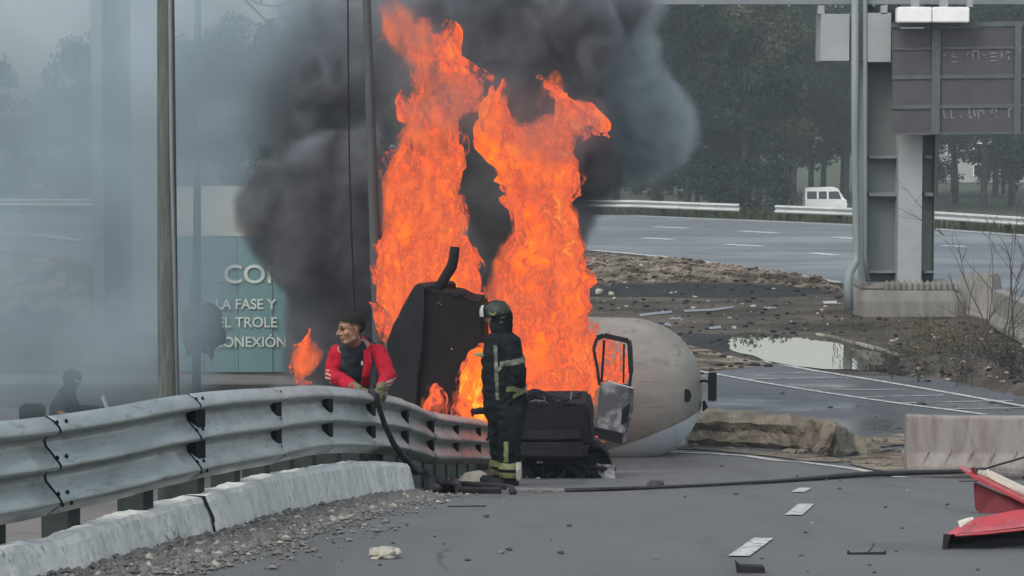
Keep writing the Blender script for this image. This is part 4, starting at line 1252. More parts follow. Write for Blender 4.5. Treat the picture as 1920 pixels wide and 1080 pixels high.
for i in range(9):
    f = i / 8
    p = G(845 + 85 * f, 912 - 2 * f); h = .16 * math.sin(math.pi * min(1, f * 1.05)) ** 1.0 * (.5 + f * .7)
    rings.append([p + Vector((0, d, h * g - .01)) for d, g in ((-.08, 0), (0, .5), (.12, 1), (.3, .9), (.45, 0))])
B().loft(rings, closed=False, caps=False).solo('ash_heap', M['stone_pale'], G(890, 912), 'pale heap of ash and grit behind the fire fighter’s boots', 'heap', sub=2, noise_amp=.03, noise_scale=9, kind='stuff')
ro = G(721, 1050)
props(link('pale_rock', rock_mesh(.085, 5, M['stone_pale'], 3, .55), None, (ro.x, ro.y, ro.z + .035), (0, 0, .2), (1, .8, .8)), 'fist sized pale beige rock lying alone on the near asphalt', 'rock')
ro = G(1405, 1077)
B().prism([ro + Vector((-.07, -.03, .07)), ro + Vector((-.05, -.03, .045)), ro + Vector((.075, -.03, .04)), ro + Vector((.08, -.03, .0)), ro + Vector((-.06, -.03, .0))], (0, .09, 0)).solo('plastic_shard', M['char2'], ro, 'dark bent plastic shard at the bottom edge of the road', 'shard', bevel=.005)
ro = G(1625, 1043)
bb = B(); bb.bar(ro + Vector((-.1, 0, .012)), ro + Vector((.1, 0, .016)), .02, .016); bb.bar(ro + Vector((-.1, 0, .012)), ro + Vector((-.1, 0, .03)), .012, .012); bb.bar(ro + Vector((.1, 0, .012)), ro + Vector((.1, 0, .03)), .012, .012)
bb.tube([ro + Vector((0, 0, .015)), ro + Vector((.03, .02, .04)), ro + Vector((.045, .02, .07))], .003, n=5)
bb.solo('wiper_bracket', M['char2'], ro, 'thin grey metal bracket with a bent wire lying on the asphalt', 'bracket')
ro = G(1230, 912)
props(link('burnt_clod', rock_mesh(.08, 8, M['stone_dark'], 3, .5), None, (ro.x, ro.y, ro.z + .03), (0, 0, .2), (1, .8, .8)), 'black burnt lump beside the long hose, below the drum', 'lump')
for i, (px, py, w_px, lab) in enumerate([(1815, 905, 34, 'short grey strip on the asphalt behind the red panels')]):
    p = G(px, py); B().box(p + Vector((0, 0, .01)), (w_px * p.y / FPX, .04, .018)).solo('metal_strip', M['char2'], p, lab, 'strip')
rg = random.Random(11)
spots = [(912, 973, 7, 0), (815, 1010, 4, 0), (737, 1023, 5, 0), (832, 1024, 4, 0), (877, 1055, 7, 0), (955, 1036, 8, 0), (940, 1041, 8, 2), (1067, 990, 6, 0), (1052, 1042, 8, 0), (1033, 1016, 3, 0), (1230, 1052, 5, 2), (654, 1018, 8, 1), (918, 964, 2, 1), (945, 945, 3, 1),
         (1353, 876, 4, 0), (1495, 896, 4, 0), (1550, 903, 4, 0), (1574, 920, 5, 0), (1510, 1003, 5, 0), (1692, 994, 4, 0), (1660, 955, 5, 0), (1701, 923, 3, 1), (1776, 950, 5, 0), (1680, 1038, 4, 0), (1630, 1064, 5, 0), (1428, 1052, 4, 0), (1502, 1046, 6, 2), (1524, 984, 3, 1),
         (1392, 1026, 3, 0), (1284, 935, 4, 0), (600, 1050, 4, 0), (641, 1057, 3, 0), (712, 1064, 5, 0), (1514, 1076, 3, 0), (1640, 1078, 5, 0), (1833, 1073, 5, 0), (1575, 904, 3, 0), (1380, 930, 5, 0)]
groups = {0: ('small dark stone scattered on the near asphalt', 'small dark stones on the near road', 'stone_dark'), 1: ('tiny white chip on the near asphalt', 'white chips on the near road', 'stone_pale'), 2: ('small grey stone on the near asphalt', 'small grey stones on the near road', 'gravel')}
rm = {k: [rock_mesh(1.0, 20 + k * 4 + j, M[groups[k][2]], 2, .6, 'road_stone') for j in range(3)] for k in groups}
M['line_c'] = M['line']
for i, (px, py, r, k) in enumerate(spots):
    p = G(px, py); rr = r * p.y / FPX * .75
    o = link('road_stone', rm[k][i % 3], None, (p.x, p.y, p.z + .01 + rr * .45), (0, 0, rg.uniform(0, 6)), (rr * 1.1, rr, rr))
    props(o, groups[k][0], 'stone', groups[k][1])
spots2 = [(1467, 739, 7), (1557, 765, 7), (1608, 763, 5), (1643, 783, 5), (1727, 759, 12), (1860, 756, 8), (1663, 800, 7), (1687, 804, 6), (1640, 802, 4), (1686, 751, 4), (1790, 763, 4), (1888, 771, 5), (1700, 810, 8), (1610, 778, 3), (1708, 770, 3), (1850, 742, 3)]
for i, (px, py, r) in enumerate(spots2):
    p = G(px, py); rr = r * p.y / FPX * .7
    o = link('road_stone', rm[0][i % 3], None, (p.x, p.y, p.z + rr * .3), (0, 0, rg.uniform(0, 6)), (rr * 1.3, rr, rr * .8))
    props(o, 'dark stone scattered on the damp pavement beyond the toppled barrier', 'stone', 'dark stones on the damp pavement')

# ================================================================ red body panels at the right edge
rb = G(1830, 965)
rp = thing('red_body_panel', rb, 'upright dark red vehicle panel with a pale torn upper edge, behind the low bright one', 'vehicle panel')
Dp = rb.y
def P2(x, y, d=0.0): return W(x, y, Dp + d)
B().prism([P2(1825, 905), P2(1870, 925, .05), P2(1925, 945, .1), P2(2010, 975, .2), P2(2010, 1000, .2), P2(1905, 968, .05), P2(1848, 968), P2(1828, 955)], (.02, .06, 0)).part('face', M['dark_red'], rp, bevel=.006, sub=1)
B().prism([P2(1798, 878, -.08), P2(1828, 900, -.06), P2(1875, 922, 0), P2(1925, 948, .05), P2(2010, 985, .15), P2(2010, 968, .18), P2(1925, 938, .1), P2(1870, 910, .05), P2(1835, 895, 0), P2(1806, 880, -.05)], (.02, .12, .01)).part('upper_flange', M['drum_red'], rp, bevel=.004)
B().prism([P2(1848, 894, .12), P2(1870, 905, .12), P2(1925, 934, .2), P2(2010, 962, .3), P2(2010, 952, .3), P2(1925, 920, .2), P2(1880, 898, .15), P2(1852, 884, .12)], (.01, .1, .01)).part('torn_edge', M['pale_edge'], rp, bevel=.004, noise_amp=.006)
B().prism([P2(1821, 896, .02), P2(1822, 877, .02), P2(1826, 876, .02), P2(1832, 890, .04), P2(1840, 897, .04)], (.01, .02, 0)).part('torn_tab', M['dark_red'], rp)
B().prism([P2(1832, 888, .1), P2(1852, 890, .12), P2(1860, 903, .12), P2(1840, 900, .1)], (.02, .06, .02)).part('torn_foam', M['stone_pale'], rp, sub=2, noise_amp=.015, noise_scale=20)

rb2 = G(1790, 1038)
rp2 = thing('red_hood_panel', rb2, 'low bright red curved vehicle hood panel with a black underside at the right edge', 'vehicle panel')
Dq = rb2.y + .15
top_edge = [(1776, 999), (1800, 985), (1826, 972), (1860, 965), (1900, 957), (1940, 953), (2050, 948)]
low_edge = [(1772, 1003), (1800, 1000), (1830, 998), (1870, 994), (1910, 989), (1950, 985), (2050, 975)]
rows = []
for k in range(5):
    f = k / 4
    rows.append([W(a[0] + (b[0] - a[0]) * f, a[1] + (b[1] - a[1]) * f, Dq + .5 * (1 - f)) + Vector((0, 0, -.05 * math.sin(math.pi * f))) for a, b in zip(top_edge, low_edge)])
bb = B().loft(rows, closed=False, caps=False)
bb.part('skin', M['drum_red'], rp2, smooth=True, sub=1)
foot_e = [(1768, 1037), (1800, 1035), (1840, 1028), (1880, 1023), (1920, 1021), (1960, 1022), (2050, 1025)]
rows = []
for k in range(5):
    f = k / 4
    rows.append([W(a[0] + (b[0] - a[0]) * f, a[1] + 2 + (b[1] - a[1]) * f, Dq + .05 * f + .02) + Vector((0, .05 * math.sin(math.pi * f), 0)) for a, b in zip(low_edge, foot_e)])
B().loft(rows, closed=False, caps=False).part('underside', M['blackp'], rp2, smooth=True, sub=1)
B().prism([W(1772, 1003, Dq - .005), W(1783, 1004, Dq - .01), W(1774, 1032, Dq), W(1768, 1038, Dq)], (.0, .05, 0)).part('end_lip', M['char2'], rp2)
B().prism([W(1797, 981, Dq + .3), W(1815, 975, Dq + .35), W(1826, 973, Dq + .4), W(1800, 989, Dq + .25)], (0, .02, .01)).part('torn_corner', M['pale_edge'], rp2, noise_amp=.004)
B().tube([W(1790, 1004, Dq - .01), W(1850, 1000, Dq - .01), W(1950, 989, Dq - .01), W(2050, 979, Dq - .01)], .008, n=6).part('rim', M['drum_red'], rp2)

# ================================================================ people
def bake(o):
    dg = bpy.context.evaluated_depsgraph_get()
    dg.update()
    me = bpy.data.meshes.new_from_object(o.evaluated_get(dg))
    old = o.data
    bpy.data.objects.remove(o)
    return me

def cap_tube(bb, pts, rs, flat=1.0, n=14, up=None):
    """a tapering limb with rounded ends"""
    pts = [Vector(p) for p in pts]
    d0 = (pts[0] - pts[1]).normalized(); d1 = (pts[-1] - pts[-2]).normalized()
    P, Q = [], []
    for a in (80, 55, 28):
        P.append(pts[0] + d0 * rs[0] * math.sin(R(a))); Q.append(rs[0] * math.cos(R(a)))
    P += pts; Q += rs
    for a in (28, 55, 80):
        P.append(pts[-1] + d1 * rs[-1] * math.sin(R(a))); Q.append(rs[-1] * math.cos(R(a)))
    bb.tube(P, Q, n=n, flat=flat, up=up)

def ball(bb, c, r, sc=(1, 1, 1), rot=None, n=14):
    c = Vector(c)
    rings = []
    for i in range(1, n):
        a = math.pi * i / n
        ring = []
        for k in range(n * 2):
            b = 2 * math.pi * k / (n * 2)
            v = Vector((math.sin(a) * math.cos(b) * sc[0], math.sin(a) * math.sin(b) * sc[1], math.cos(a) * sc[2])) * r
            if rot is not None: v = rot @ v
            ring.append(c + v)
        rings.append(ring)
    bb.loft(rings)

def organic(name, bb, m, root, voxel=.01, smooth=4, wrinkle=0.0, wscale=9.0, parent=None):
    base = root.location
    me = mesh_of([v - base for v in bb.v], bb.f, m, True, name)
    bm = bmesh.new(); bm.from_mesh(me); bmesh.ops.recalc_face_normals(bm, faces=bm.faces); bm.to_mesh(me); bm.free()
    o = bpy.data.objects.new('tmp', me)
    COL.objects.link(o)
    md = o.modifiers.new('r', 'REMESH'); md.mode = 'VOXEL'; md.voxel_size = voxel; md.use_smooth_shade = True
    if smooth:
        ms = o.modifiers.new('s', 'SMOOTH'); ms.factor = .6; ms.iterations = smooth
    me2 = bake(o)
    me2.materials.clear(); me2.materials.append(m)
    if wrinkle > 0:
        n = len(me2.vertices)
        co = np.empty(n * 3); me2.vertices.foreach_get('co', co); co = co.reshape(-1, 3)
        no = np.empty(n * 3); me2.vertices.foreach_get('normal', no); no = no.reshape(-1, 3)
        k = np.array([mnoise.noise(Vector((c[0] * wscale, c[1] * wscale, c[2] * wscale * 1.5))) + .5 * mnoise.noise(Vector(c) * wscale * 2.6) for c in co])
        co = co + no * (k * wrinkle)[:, None]
        me2.vertices.foreach_set('co', co.ravel())
    me2.polygons.foreach_set('use_smooth', [True] * len(me2.polygons))
    me2.update()
    return link(name, me2, parent or root)

def patch(name, src, pred, m, root, lift=.004, parent=None):
    """a strip sewn on a garment: the garment's own faces where pred holds, lifted off it"""
    me = src.data
    vs, fs, mp = [], [], {}
    base = root.location
    for p in me.polygons:
        if pred(p.center + base, p.normal):
            f = []
            for vi in p.vertices:
                if vi not in mp:
                    mp[vi] = len(vs)
                    v = me.vertices[vi]
                    vs.append(v.co + v.normal * lift)
                f.append(mp[vi])
            fs.append(f)
    if not fs: return None
    # a rim, so that the strip has thickness
    me2 = mesh_of(vs, fs, m, True, name)
    return link(name, me2, parent or root)

def hand(bb, wrist, tip_dir, palm_n, scale=1.0, curl=.9, thumb_side=1, glove=1.0):
    """palm, four bent fingers of different lengths and a thumb; curls towards -palm_n"""
    t = Vector(tip_dir).normalized(); n = Vector(palm_n).normalized()
    n = (n - t * n.dot(t)).normalized()
    s = t.cross(n).normalized() * thumb_side
    w = Vector(wrist)
    S = scale
    cap_tube(bb, [w, w + t * .045 * S, w + t * .085 * S], [.026 * S * glove, .034 * S * glove, .032 * S * glove], flat=.6, up=n, n=10)
    for i, (off, L) in enumerate(((.030, .072), (.010, .08), (-.010, .075), (-.030, .06))):
        p = w + t * .088 * S + s * off * S
        q = p
        d = t.copy()
        pts = [p - t * .02 * S]
        for j, f in enumerate((.45, .32, .23)):
            a = curl * (.45 + .4 * j)
            d = (t * math.cos(a) - n * math.sin(a)).normalized()
            q = q + d * L * f * S
            pts.append(q.copy())
        cap_tube(bb, pts, [.0105 * S * glove, .0105 * S * glove, .0095 * S * glove, .0085 * S * glove], n=8)
    p = w + t * .03 * S + s * .028 * S
    q = p + (s * .75 + t * .6 - n * .35).normalized() * .035 * S
    r = q + (t * .8 + s * .15 - n * .6).normalized() * .035 * S
    cap_tube(bb, [p, q, r], [.014 * S * glove, .0125 * S * glove, .0105 * S * glove], n=8)

def head(bb, c, f, up, k=1.0):
    """skull, jaw, nose, brow, lips and ears; c is the middle of the head, f where it looks"""
    f = Vector(f).normalized(); up = Vector(up); up = (up - f * up.dot(f)).normalized(); r = f.cross(up).normalized()
    rot = Matrix((r, f, up)).transposed()
    c = Vector(c)
    def at(x, y, z): return c + (r * x + f * y + up * z) * k
    ball(bb, at(0, -.012, .035), .09 * k, (.84, 1.04, .92), rot)
    ball(bb, at(0, .018, -.03), .072 * k, (.86, 1.0, 1.18), rot)
    cap_tube(bb, [at(-.045, .0, -.065), at(-.022, .06, -.095), at(.022, .06, -.095), at(.045, .0, -.065)], [.02 * k, .021 * k, .021 * k, .02 * k])
    cap_tube(bb, [at(0, .088, .012), at(0, .105, -.012), at(0, .112, -.026)], [.008 * k, .011 * k, .014 * k], n=8)
    cap_tube(bb, [at(-.016, .096, -.03), at(.016, .096, -.03)], [.009 * k, .009 * k], n=8)
    cap_tube(bb, [at(-.038, .072, .028), at(-.012, .088, .024), at(.012, .088, .024), at(.038, .072, .028)], [.011 * k, .011 * k, .011 * k, .011 * k], n=8)
    cap_tube(bb, [at(-.02, .083, -.056), at(0, .091, -.054), at(.02, .083, -.056)], [.006 * k, .008 * k, .006 * k], n=8)
    cap_tube(bb, [at(-.018, .081, -.066), at(0, .088, -.067), at(.018, .081, -.066)], [.006 * k, .008 * k, .006 * k], n=8)
    for sg_ in (-1, 1):
        ball(bb, at(.045 * sg_, .055, -.018), .024 * k, (1, .9, .9), rot, n=8)
        cap_tube(bb, [at(.077 * sg_, -.012, .018), at(.082 * sg_, -.018, .0), at(.078 * sg_, -.008, -.028)], [.011 * k, .013 * k, .009 * k], flat=.5, n=8)
    return at

# ---- the man in the red sleeves, bent over the rail ------------------------------------------
MD = 21.9
def Wm(x, y, d=0.0): return W(x, y, MD + d)
mb = Vector((Wm(672, 700, .3).x, MD + .3, zg(Wm(672, 700).x, MD + .3)))
man = thing('person', mb, 'bareheaded man with red sleeves and a dark vest leaning over the guard rail, looking left', 'person')
mh = Wm(658, 616, -.30)
sh_l, sh_r = Wm(632, 664, -.05), Wm(709, 662, -.12)     # screen left, screen right
el_l, el_r = Wm(623, 704, -.12), Wm(728, 703, -.28)
wr_l, wr_r = Wm(672, 731, -.62), Wm(715, 726, -.66)
hip = Vector((Wm(676, 760).x, MD + .32, mb.z + .90))
hl, hr = hip + Vector((-.1, 0, 0)), hip + Vector((.1, 0, 0))
kl, kr = Vector((hip.x - .13, MD + .2, mb.z + .48)), Vector((hip.x + .09, MD + .22, mb.z + .48))
fl, fr_ = Vector((hip.x - .13, MD + .34, mb.z + .08)), Vector((hip.x + .08, MD + .36, mb.z + .08))
chest = Wm(671, 675, -.05); belly = Wm(674, 722, .15)
bb = B()
cap_tube(bb, [hip, belly, chest, Wm(669, 655, -.1)], [.13, .13, .155, .12], flat=.72, n=18)
cap_tube(bb, [sh_l, Wm(670, 657, -.08), sh_r], [.062, .09, .062])
cap_tube(bb, [Wm(669, 655, -.12), Wm(662, 634, -.24)], [.058, .055])
for s_, e_, w2 in ((sh_l, el_l, wr_l), (sh_r, el_r, wr_r)):
    cap_tube(bb, [s_, s_.lerp(e_, .5), e_], [.055, .05, .042]); cap_tube(bb, [e_, e_.lerp(w2, .4), w2], [.042, .04, .028])
for h_, k_, f_ in ((hl, kl, fl), (hr, kr, fr_)):
    cap_tube(bb, [h_, k_], [.085, .058]); cap_tube(bb, [k_, f_], [.056, .036])
    cap_tube(bb, [f_ + Vector((0, .03, -.03)), f_ + Vector((0, -.16, -.045))], [.038, .03])
LOOK = Vector((-.93, -.42, -.12))
at = head(bb, mh, LOOK, Vector((-.05, -.12, 1)), 1.06)
hand(bb, wr_l, Vector((.75, -.25, -.3)), Vector((.1, -.5, .8)), 1.05, 1.0, 1)
hand(bb, wr_r, Vector((-.35, -.3, -.85)), Vector((.3, -.75, .3)), 1.05, 1.0, -1)
body = organic('body', bb, M['skin'], man, voxel=.006, smooth=3)
inv = lambda p: p
cN = mh
fwd = LOOK.normalized(); upv = Vector((-.05, -.12, 1)); upv = (upv - fwd * upv.dot(fwd)).normalized(); rv = fwd.cross(upv)
def hair_pred(p, n):
    d = p - cN
    x, y, z = d.dot(rv), d.dot(fwd), d.dot(upv)
    if z > .058 + max(0, y) * .18: return True
    return y < -.035 and z > -.0 and abs(x) < .10 and d.length < .16 and z > .035 - (y + .035) * -.5 or (y < -.06 and z > -.035 and d.length < .15)
patch('hair', body, hair_pred, M['hair'], man, .016)
def fade_pred(p, n):
    d = p - cN
    x, y, z = d.dot(rv), d.dot(fwd), d.dot(upv)
    return z > .035 and y < .03 and abs(x) > .05 and d.length < .16
M['fade'] = mat('shaved_hair', (0.11, .07, .055), (.08, .055, .045), scale=60, rough=.7)
patch('shaved_side', body, fade_pred, M['fade'], man, .0025)
for sg_ in (-1, 1):
    bb = B(); ball(bb, at(.031 * sg_, .083, .012), .0105, (1.5, .6, .7), Matrix((rv, fwd, upv)).transposed(), n=8)
    bb.part('eye', M['hair'], man, smooth=True)
    bb = B(); cap_tube(bb, [at(.014 * sg_, .098, .034), at(.030 * sg_, .094, .039), at(.046 * sg_, .079, .034)], [.004, .005, .003], n=6)
    bb.part('eyebrow', M['hair'], man, smooth=True)
# red long-sleeved top
bb = B()
cap_tube(bb, [belly + Vector((0, 0, -.03)), belly, chest, Wm(670, 656, -.08)], [.155, .155, .175, .13], flat=.78, n=20)
cap_tube(bb, [sh_l + Vector((.01, 0, -.01)), Wm(670, 658, -.05), sh_r + Vector((-.01, 0, -.01))], [.075, .10, .075])
for s_, e_, w2 in ((sh_l, el_l, wr_l), (sh_r, el_r, wr_r)):
    cap_tube(bb, [s_, s_.lerp(e_, .5), e_], [.078, .074, .066]); cap_tube(bb, [e_, e_.lerp(w2, .45), e_.lerp(w2, .93)], [.066, .06, .046])
shirt = organic('sweater', bb, M['redcloth'], man, voxel=.009, smooth=3, wrinkle=.013, wscale=11)
# dark vest over the chest, open on the right
vx0 = Wm(643, 690).x; vx1 = Wm(691, 690).x; vzb = Wm(670, 745).z
bb = B()
cap_tube(bb, [Wm(664, 724, .08), Wm(665, 700, 0), Wm(665, 672, -.06), Wm(666, 652, -.12)], [.125, .135, .135, .11], flat=1.25, n=20)
cap_tube(bb, [Wm(652, 648, -.12), Wm(664, 640, -.20), Wm(680, 644, -.12), Wm(684, 656, -.02)], [.042, .05, .05, .05])
cap_tube(bb, [Wm(664, 641, -.08), Wm(684, 641, -.06)], [.055, .06]); cap_tube(bb, [Wm(645, 652, -.1), Wm(668, 646, -.02), Wm(696, 652, -.06)], [.045, .07, .05])
vest = organic('vest', bb, M['navy'], man, voxel=.009, smooth=3, wrinkle=.012, wscale=10)
# red shoulder strap and a white mark on the chest
B().tube([Wm(688, 655, -.24), Wm(690, 680, -.265), Wm(687, 705, -.23), Wm(684, 722, -.16)], .035, n=8, flat=.4, up=Vector((0, 1, 0))).part('strap', M['redcloth'], man, sub=1, noise_amp=.006, noise_scale=12)
B().tube([Wm(699, 672, -.22), Wm(701, 700, -.25), Wm(700, 728, -.3), Wm(702, 745, -.36)], .03, n=8, flat=.4, up=Vector((0, 1, 0))).part('harness_strap', M['navy'], man, sub=1, noise_amp=.006, noise_scale=12)
bb = B(); ball(bb, Wm(679, 681, -.215), .017, (.6, .4, 1.2)); bb.part('chest_badge', M['pale_edge'], man)
for px, py in ((613, 690), (613, 699), (616, 708), (617, 717)):
    pass
def sleeve_mark(p, n):
    q = p - el_l
    return n.x < -.6 and abs((p.z * 30) % 1.0 - .5) < .24 and abs((p.y * 60) % 1.0 - .5) < .3 and p.x < el_l.x + .0 and p.z < sh_l.z - .12 and p.z > el_l.z - .07
patch('sleeve_lettering', shirt, sleeve_mark, M['pale_edge'], man, .003)
def sleeve_mark2(p, n):
    return n.x > .6 and abs((p.z * 34) % 1.0 - .5) < .22 and abs((p.y * 60) % 1.0 - .5) < .3 and p.x > el_r.x and p.z < el_r.z + .0 and p.z > el_r.z - .14
patch('sleeve_lettering', shirt, sleeve_mark2, M['pale_edge'], man, .003)
bb = B()
for w2, a_, b_, c_ in ((wr_l, Vector((.75, -.25, -.3)), Vector((.1, -.5, .8)), 1), (wr_r, Vector((-.35, -.3, -.85)), Vector((.3, -.75, .3)), -1)):
    bb = B()
    hand(bb, w2, a_, b_, 1.1, 1.0, c_, glove=1.28)
    e_ = el_l if c_ == 1 else el_r
    cap_tube(bb, [w2, w2.lerp(e_, .18)], [.042, .047])
    organic('glove', bb, M['glove'], man, voxel=.006, smooth=2, wrinkle=.004, wscale=30)
bb = B()
cap_tube(bb, [belly + Vector((0, .03, -.08)), hip], [.14, .14], flat=.8)
for h_, k_, f_ in ((hl, kl, fl), (hr, kr, fr_)):
    cap_tube(bb, [h_, k_], [.10, .078]); cap_tube(bb, [k_, f_ + Vector((0, 0, .12))], [.082, .08])
organic('trousers', bb, M['navy'], man, voxel=.012, smooth=3, wrinkle=.012)
for f_, k_ in ((fl, kl), (fr_, kr)):
    bb = B()
    cap_tube(bb, [f_ + Vector((0, 0, .22)), f_ + Vector((0, .01, -.02))], [.068, .06]); cap_tube(bb, [f_ + Vector((0, .03, -.03)), f_ + Vector((0, -.17, -.035))], [.048, .042])
    organic('boot', bb, M['yellow'], man, voxel=.012, smooth=2)

# ---- the fire fighter --------------------------------------------------------------------------
QD = 25.6
def Wf(x, y, d=0.0): return W(x, y, QD + d)
fp = G(955, 913)
fb = Vector((Wf(952, 800).x, QD, zg(0, QD)))
ff = thing('person', fb, 'helmeted fire fighter in dark gear with yellow bands, standing before the flames', 'person')
fz = fb.z
hc = Wf(932, 594)
pel = Wf(950, 752); waist = Wf(946, 722); chst = Wf(943, 668); nk = Wf(940, 628)
sN, sF = Wf(958, 646, -.17), Wf(925, 642, .16)
eN, eF = Wf(970, 697, -.24), Wf(921, 690, .22)
wN, wF = Wf(966, 742, -.16), Wf(914, 669, .12)
hN, hF = Wf(960, 765, -.09), Wf(938, 765, .1)
kN, kF = Wf(957, 825, -.12), Wf(937, 824, .06)
fN, fF = Vector((Wf(956, 890).x, QD - .10, fz + .10)), Vector((Wf(941, 890).x, QD + .12, fz + .10))
bb = B()
cap_tube(bb, [pel, waist, chst, nk + Vector((0, 0, -.05))], [.13, .13, .15, .09], flat=.85, n=18)
cap_tube(bb, [sN, Wf(941, 640), sF], [.06, .08, .06])
cap_tube(bb, [nk + Vector((0, 0, -.06)), Wf(937, 610)], [.06, .055])
for s_, e_, w2 in ((sN, eN, wN), (sF, eF, wF)):
    cap_tube(bb, [s_, e_], [.055, .042]); cap_tube(bb, [e_, w2], [.042, .028])
for h_, k_, f_ in ((hN, kN, fN), (hF, kF, fF)):
    cap_tube(bb, [h_, k_], [.088, .06]); cap_tube(bb, [k_, f_], [.058, .038]); cap_tube(bb, [f_ + Vector((.03, 0, -.05)), f_ + Vector((-.16, .05, -.06))], [.036, .03])
FL = Vector((-.93, .3, -.1))
head(bb, hc, FL, Vector((0, 0, 1)), 1.0)
hand(bb, wN, Vector((-.1, -.05, -1)), Vector((1, -.3, 0)), 1.05, .5, 1)
hand(bb, wF, Vector((-.8, .1, .25)), Vector((.1, -.3, 1)), .78, .5, 1)
organic('body', bb, M['skin'], ff, voxel=.008, smooth=3)
# turnout coat
bb = B()
cap_tube(bb, [Wf(948, 764), Wf(947, 735), Wf(944, 690), Wf(942, 650)], [.215, .215, .215, .175], flat=.85, n=22)
cap_tube(bb, [sN, Wf(942, 640), sF], [.085, .12, .085])
cap_tube(bb, [Wf(940, 632), Wf(939, 612)], [.095, .075])
for s_, e_, w2 in ((sN, eN, wN), (sF, eF, wF)):
    cap_tube(bb, [s_, s_.lerp(e_, .5), e_], [.096, .092, .084]); cap_tube(bb, [e_, e_.lerp(w2, .5), e_.lerp(w2, .93)], [.084, .08, .066])
coat = organic('coat', bb, M['turnout'], ff, voxel=.01, smooth=3, wrinkle=.016, wscale=9)
zz = lambda y: Wf(940, y).z
xx = lambda x: Wf(x, 700).x
def in_arm(p): return p.y < QD - .155 and p.x > xx(951)
patch('upper_band', coat, lambda p, n: p.x > xx(938) and abs(p.z - (zz(679) + (p.x - xx(940)) * .22)) < .026, M['reflg'], ff, .005)
patch('vertical_band', coat, lambda p, n: abs(p.x - (xx(931.5) + (zz(700) - p.z) * .04)) < .017 and p.z < zz(645) and p.z > zz(745) and n.y < -.2, M['reflg'], ff, .006)
patch('cross_band', coat, lambda p, n: xx(930) < p.x < xx(942) and abs(p.z - (zz(692) + (p.x - xx(932)) * .9)) < .022 and n.y < -.1, M['reflg'], ff, .007)
patch('cuff_band', coat, lambda p, n: xx(949) < p.x and abs(p.z - (zz(723) - abs(p.x - xx(961)) * .3)) < .024 and n.y < 0.1, M['refl'], ff, .006)
patch('hem_band', coat, lambda p, n: p.x > xx(962) and abs(p.z - (zz(731) + (p.x - xx(975)) * .55)) < .022 , M['refl'], ff, .008)
# trousers
bb = B()
cap_tube(bb, [Wf(949, 745), pel], [.16, .16], flat=.85)
for h_, k_, f_ in ((hN, kN, fN), (hF, kF, fF)):
    cap_tube(bb, [h_, h_.lerp(k_, .5), k_], [.135, .125, .108]); cap_tube(bb, [k_, f_ + Vector((0, 0, .05))], [.108, .105])
tro = organic('trousers', bb, M['turnout'], ff, voxel=.01, smooth=3, wrinkle=.015, wscale=9)
patch('side_stripe', tro, lambda p, n: abs(p.x - xx(949.5)) < .022 and zz(862) < p.z < zz(824) and n.y < -.2, M['refl'], ff, .005)
patch('ankle_band', tro, lambda p, n: zz(876) < p.z < zz(864), M['refl'], ff, .006)
patch('ankle_band', tro, lambda p, n: zz(891) < p.z < zz(881), M['refl'], ff, .006)
patch('heel_stripe', tro, lambda p, n: p.x > xx(967) and zz(896) < p.z < zz(862), M['pale_edge'], ff, .008)
for f_ in (fN, fF):
    bb = B()
    cap_tube(bb, [f_ + Vector((0, 0, .10)), f_ + Vector((.0, 0, -.04))], [.085, .068]); cap_tube(bb, [f_ + Vector((.04, -.01, -.05)), f_ + Vector((-.17, .05, -.055))], [.052, .048])
    organic('boot', bb, M['rubber'], ff, voxel=.01, smooth=2)
for w2, e_, td, pn in ((wN, eN, Vector((-.1, -.05, -1)), Vector((1, -.3, 0))), (wF, eF, Vector((-.8, .1, .25)), Vector((.1, -.3, 1)))):
    bb = B()
    hand(bb, w2, td, pn, 1.1 if w2 is wN else .8, .5, 1, glove=1.3)
    cap_tube(bb, [w2, w2.lerp(e_, .15)], [.045, .05])
    organic('glove', bb, M['turnout'] if w2 is wN else M['refl'], ff, voxel=.007, smooth=2)
# helmet
fw2 = FL.normalized(); up2 = Vector((.05, 0, 1)); up2 = (up2 - fw2 * up2.dot(fw2)).normalized(); r2 = fw2.cross(up2)
rot2 = Matrix((r2, fw2, up2)).transposed()
def ah(x, y, z): return hc + r2 * x + fw2 * y + up2 * z
M['helmet'] = mat('dark_green_helmet', (.014, .02, .014), (.028, .034, .024), scale=8, rough=.5, spec=.3)
M['visor'] = mat('silver_visor', (.5, .5, .48), rough=.25, metal=.5)
bb = B()
rings = []
for i in range(11):
    a = R(-18 + 108 * i / 10.3)
    rr = math.cos(a)
    rings.append([ah(math.cos(b) * .118 * rr, math.sin(b) * .135 * rr - .008, .045 + math.sin(a) * .105) for b in [2 * math.pi * k / 28 for k in range(28)]])
bb.loft(rings)
hel = bb.part('helmet', M['helmet'], ff, smooth=True)
B().tube([ah(0, -.13, .07), ah(0, -.09, .135), ah(0, 0, .158), ah(0, .08, .14), ah(0, .125, .085)], .018, n=8, flat=.5).part('helmet_crest', M['helmet'], ff, parent=hel, smooth=True)
bb = B(); bb.loft([[ah(.10 * math.sin(R(a)), .075 + .065 * math.cos(R(a)), .125), ah(.118 * math.sin(R(a)), .075 + .09 * math.cos(R(a)), .08), ah(.122 * math.sin(R(a)), .07 + .10 * math.cos(R(a)), .015)] for a in range(-75, 76, 15)], closed=False, caps=False)
bb.part('visor', M['visor'], ff, parent=hel, smooth=True)
bb = B()
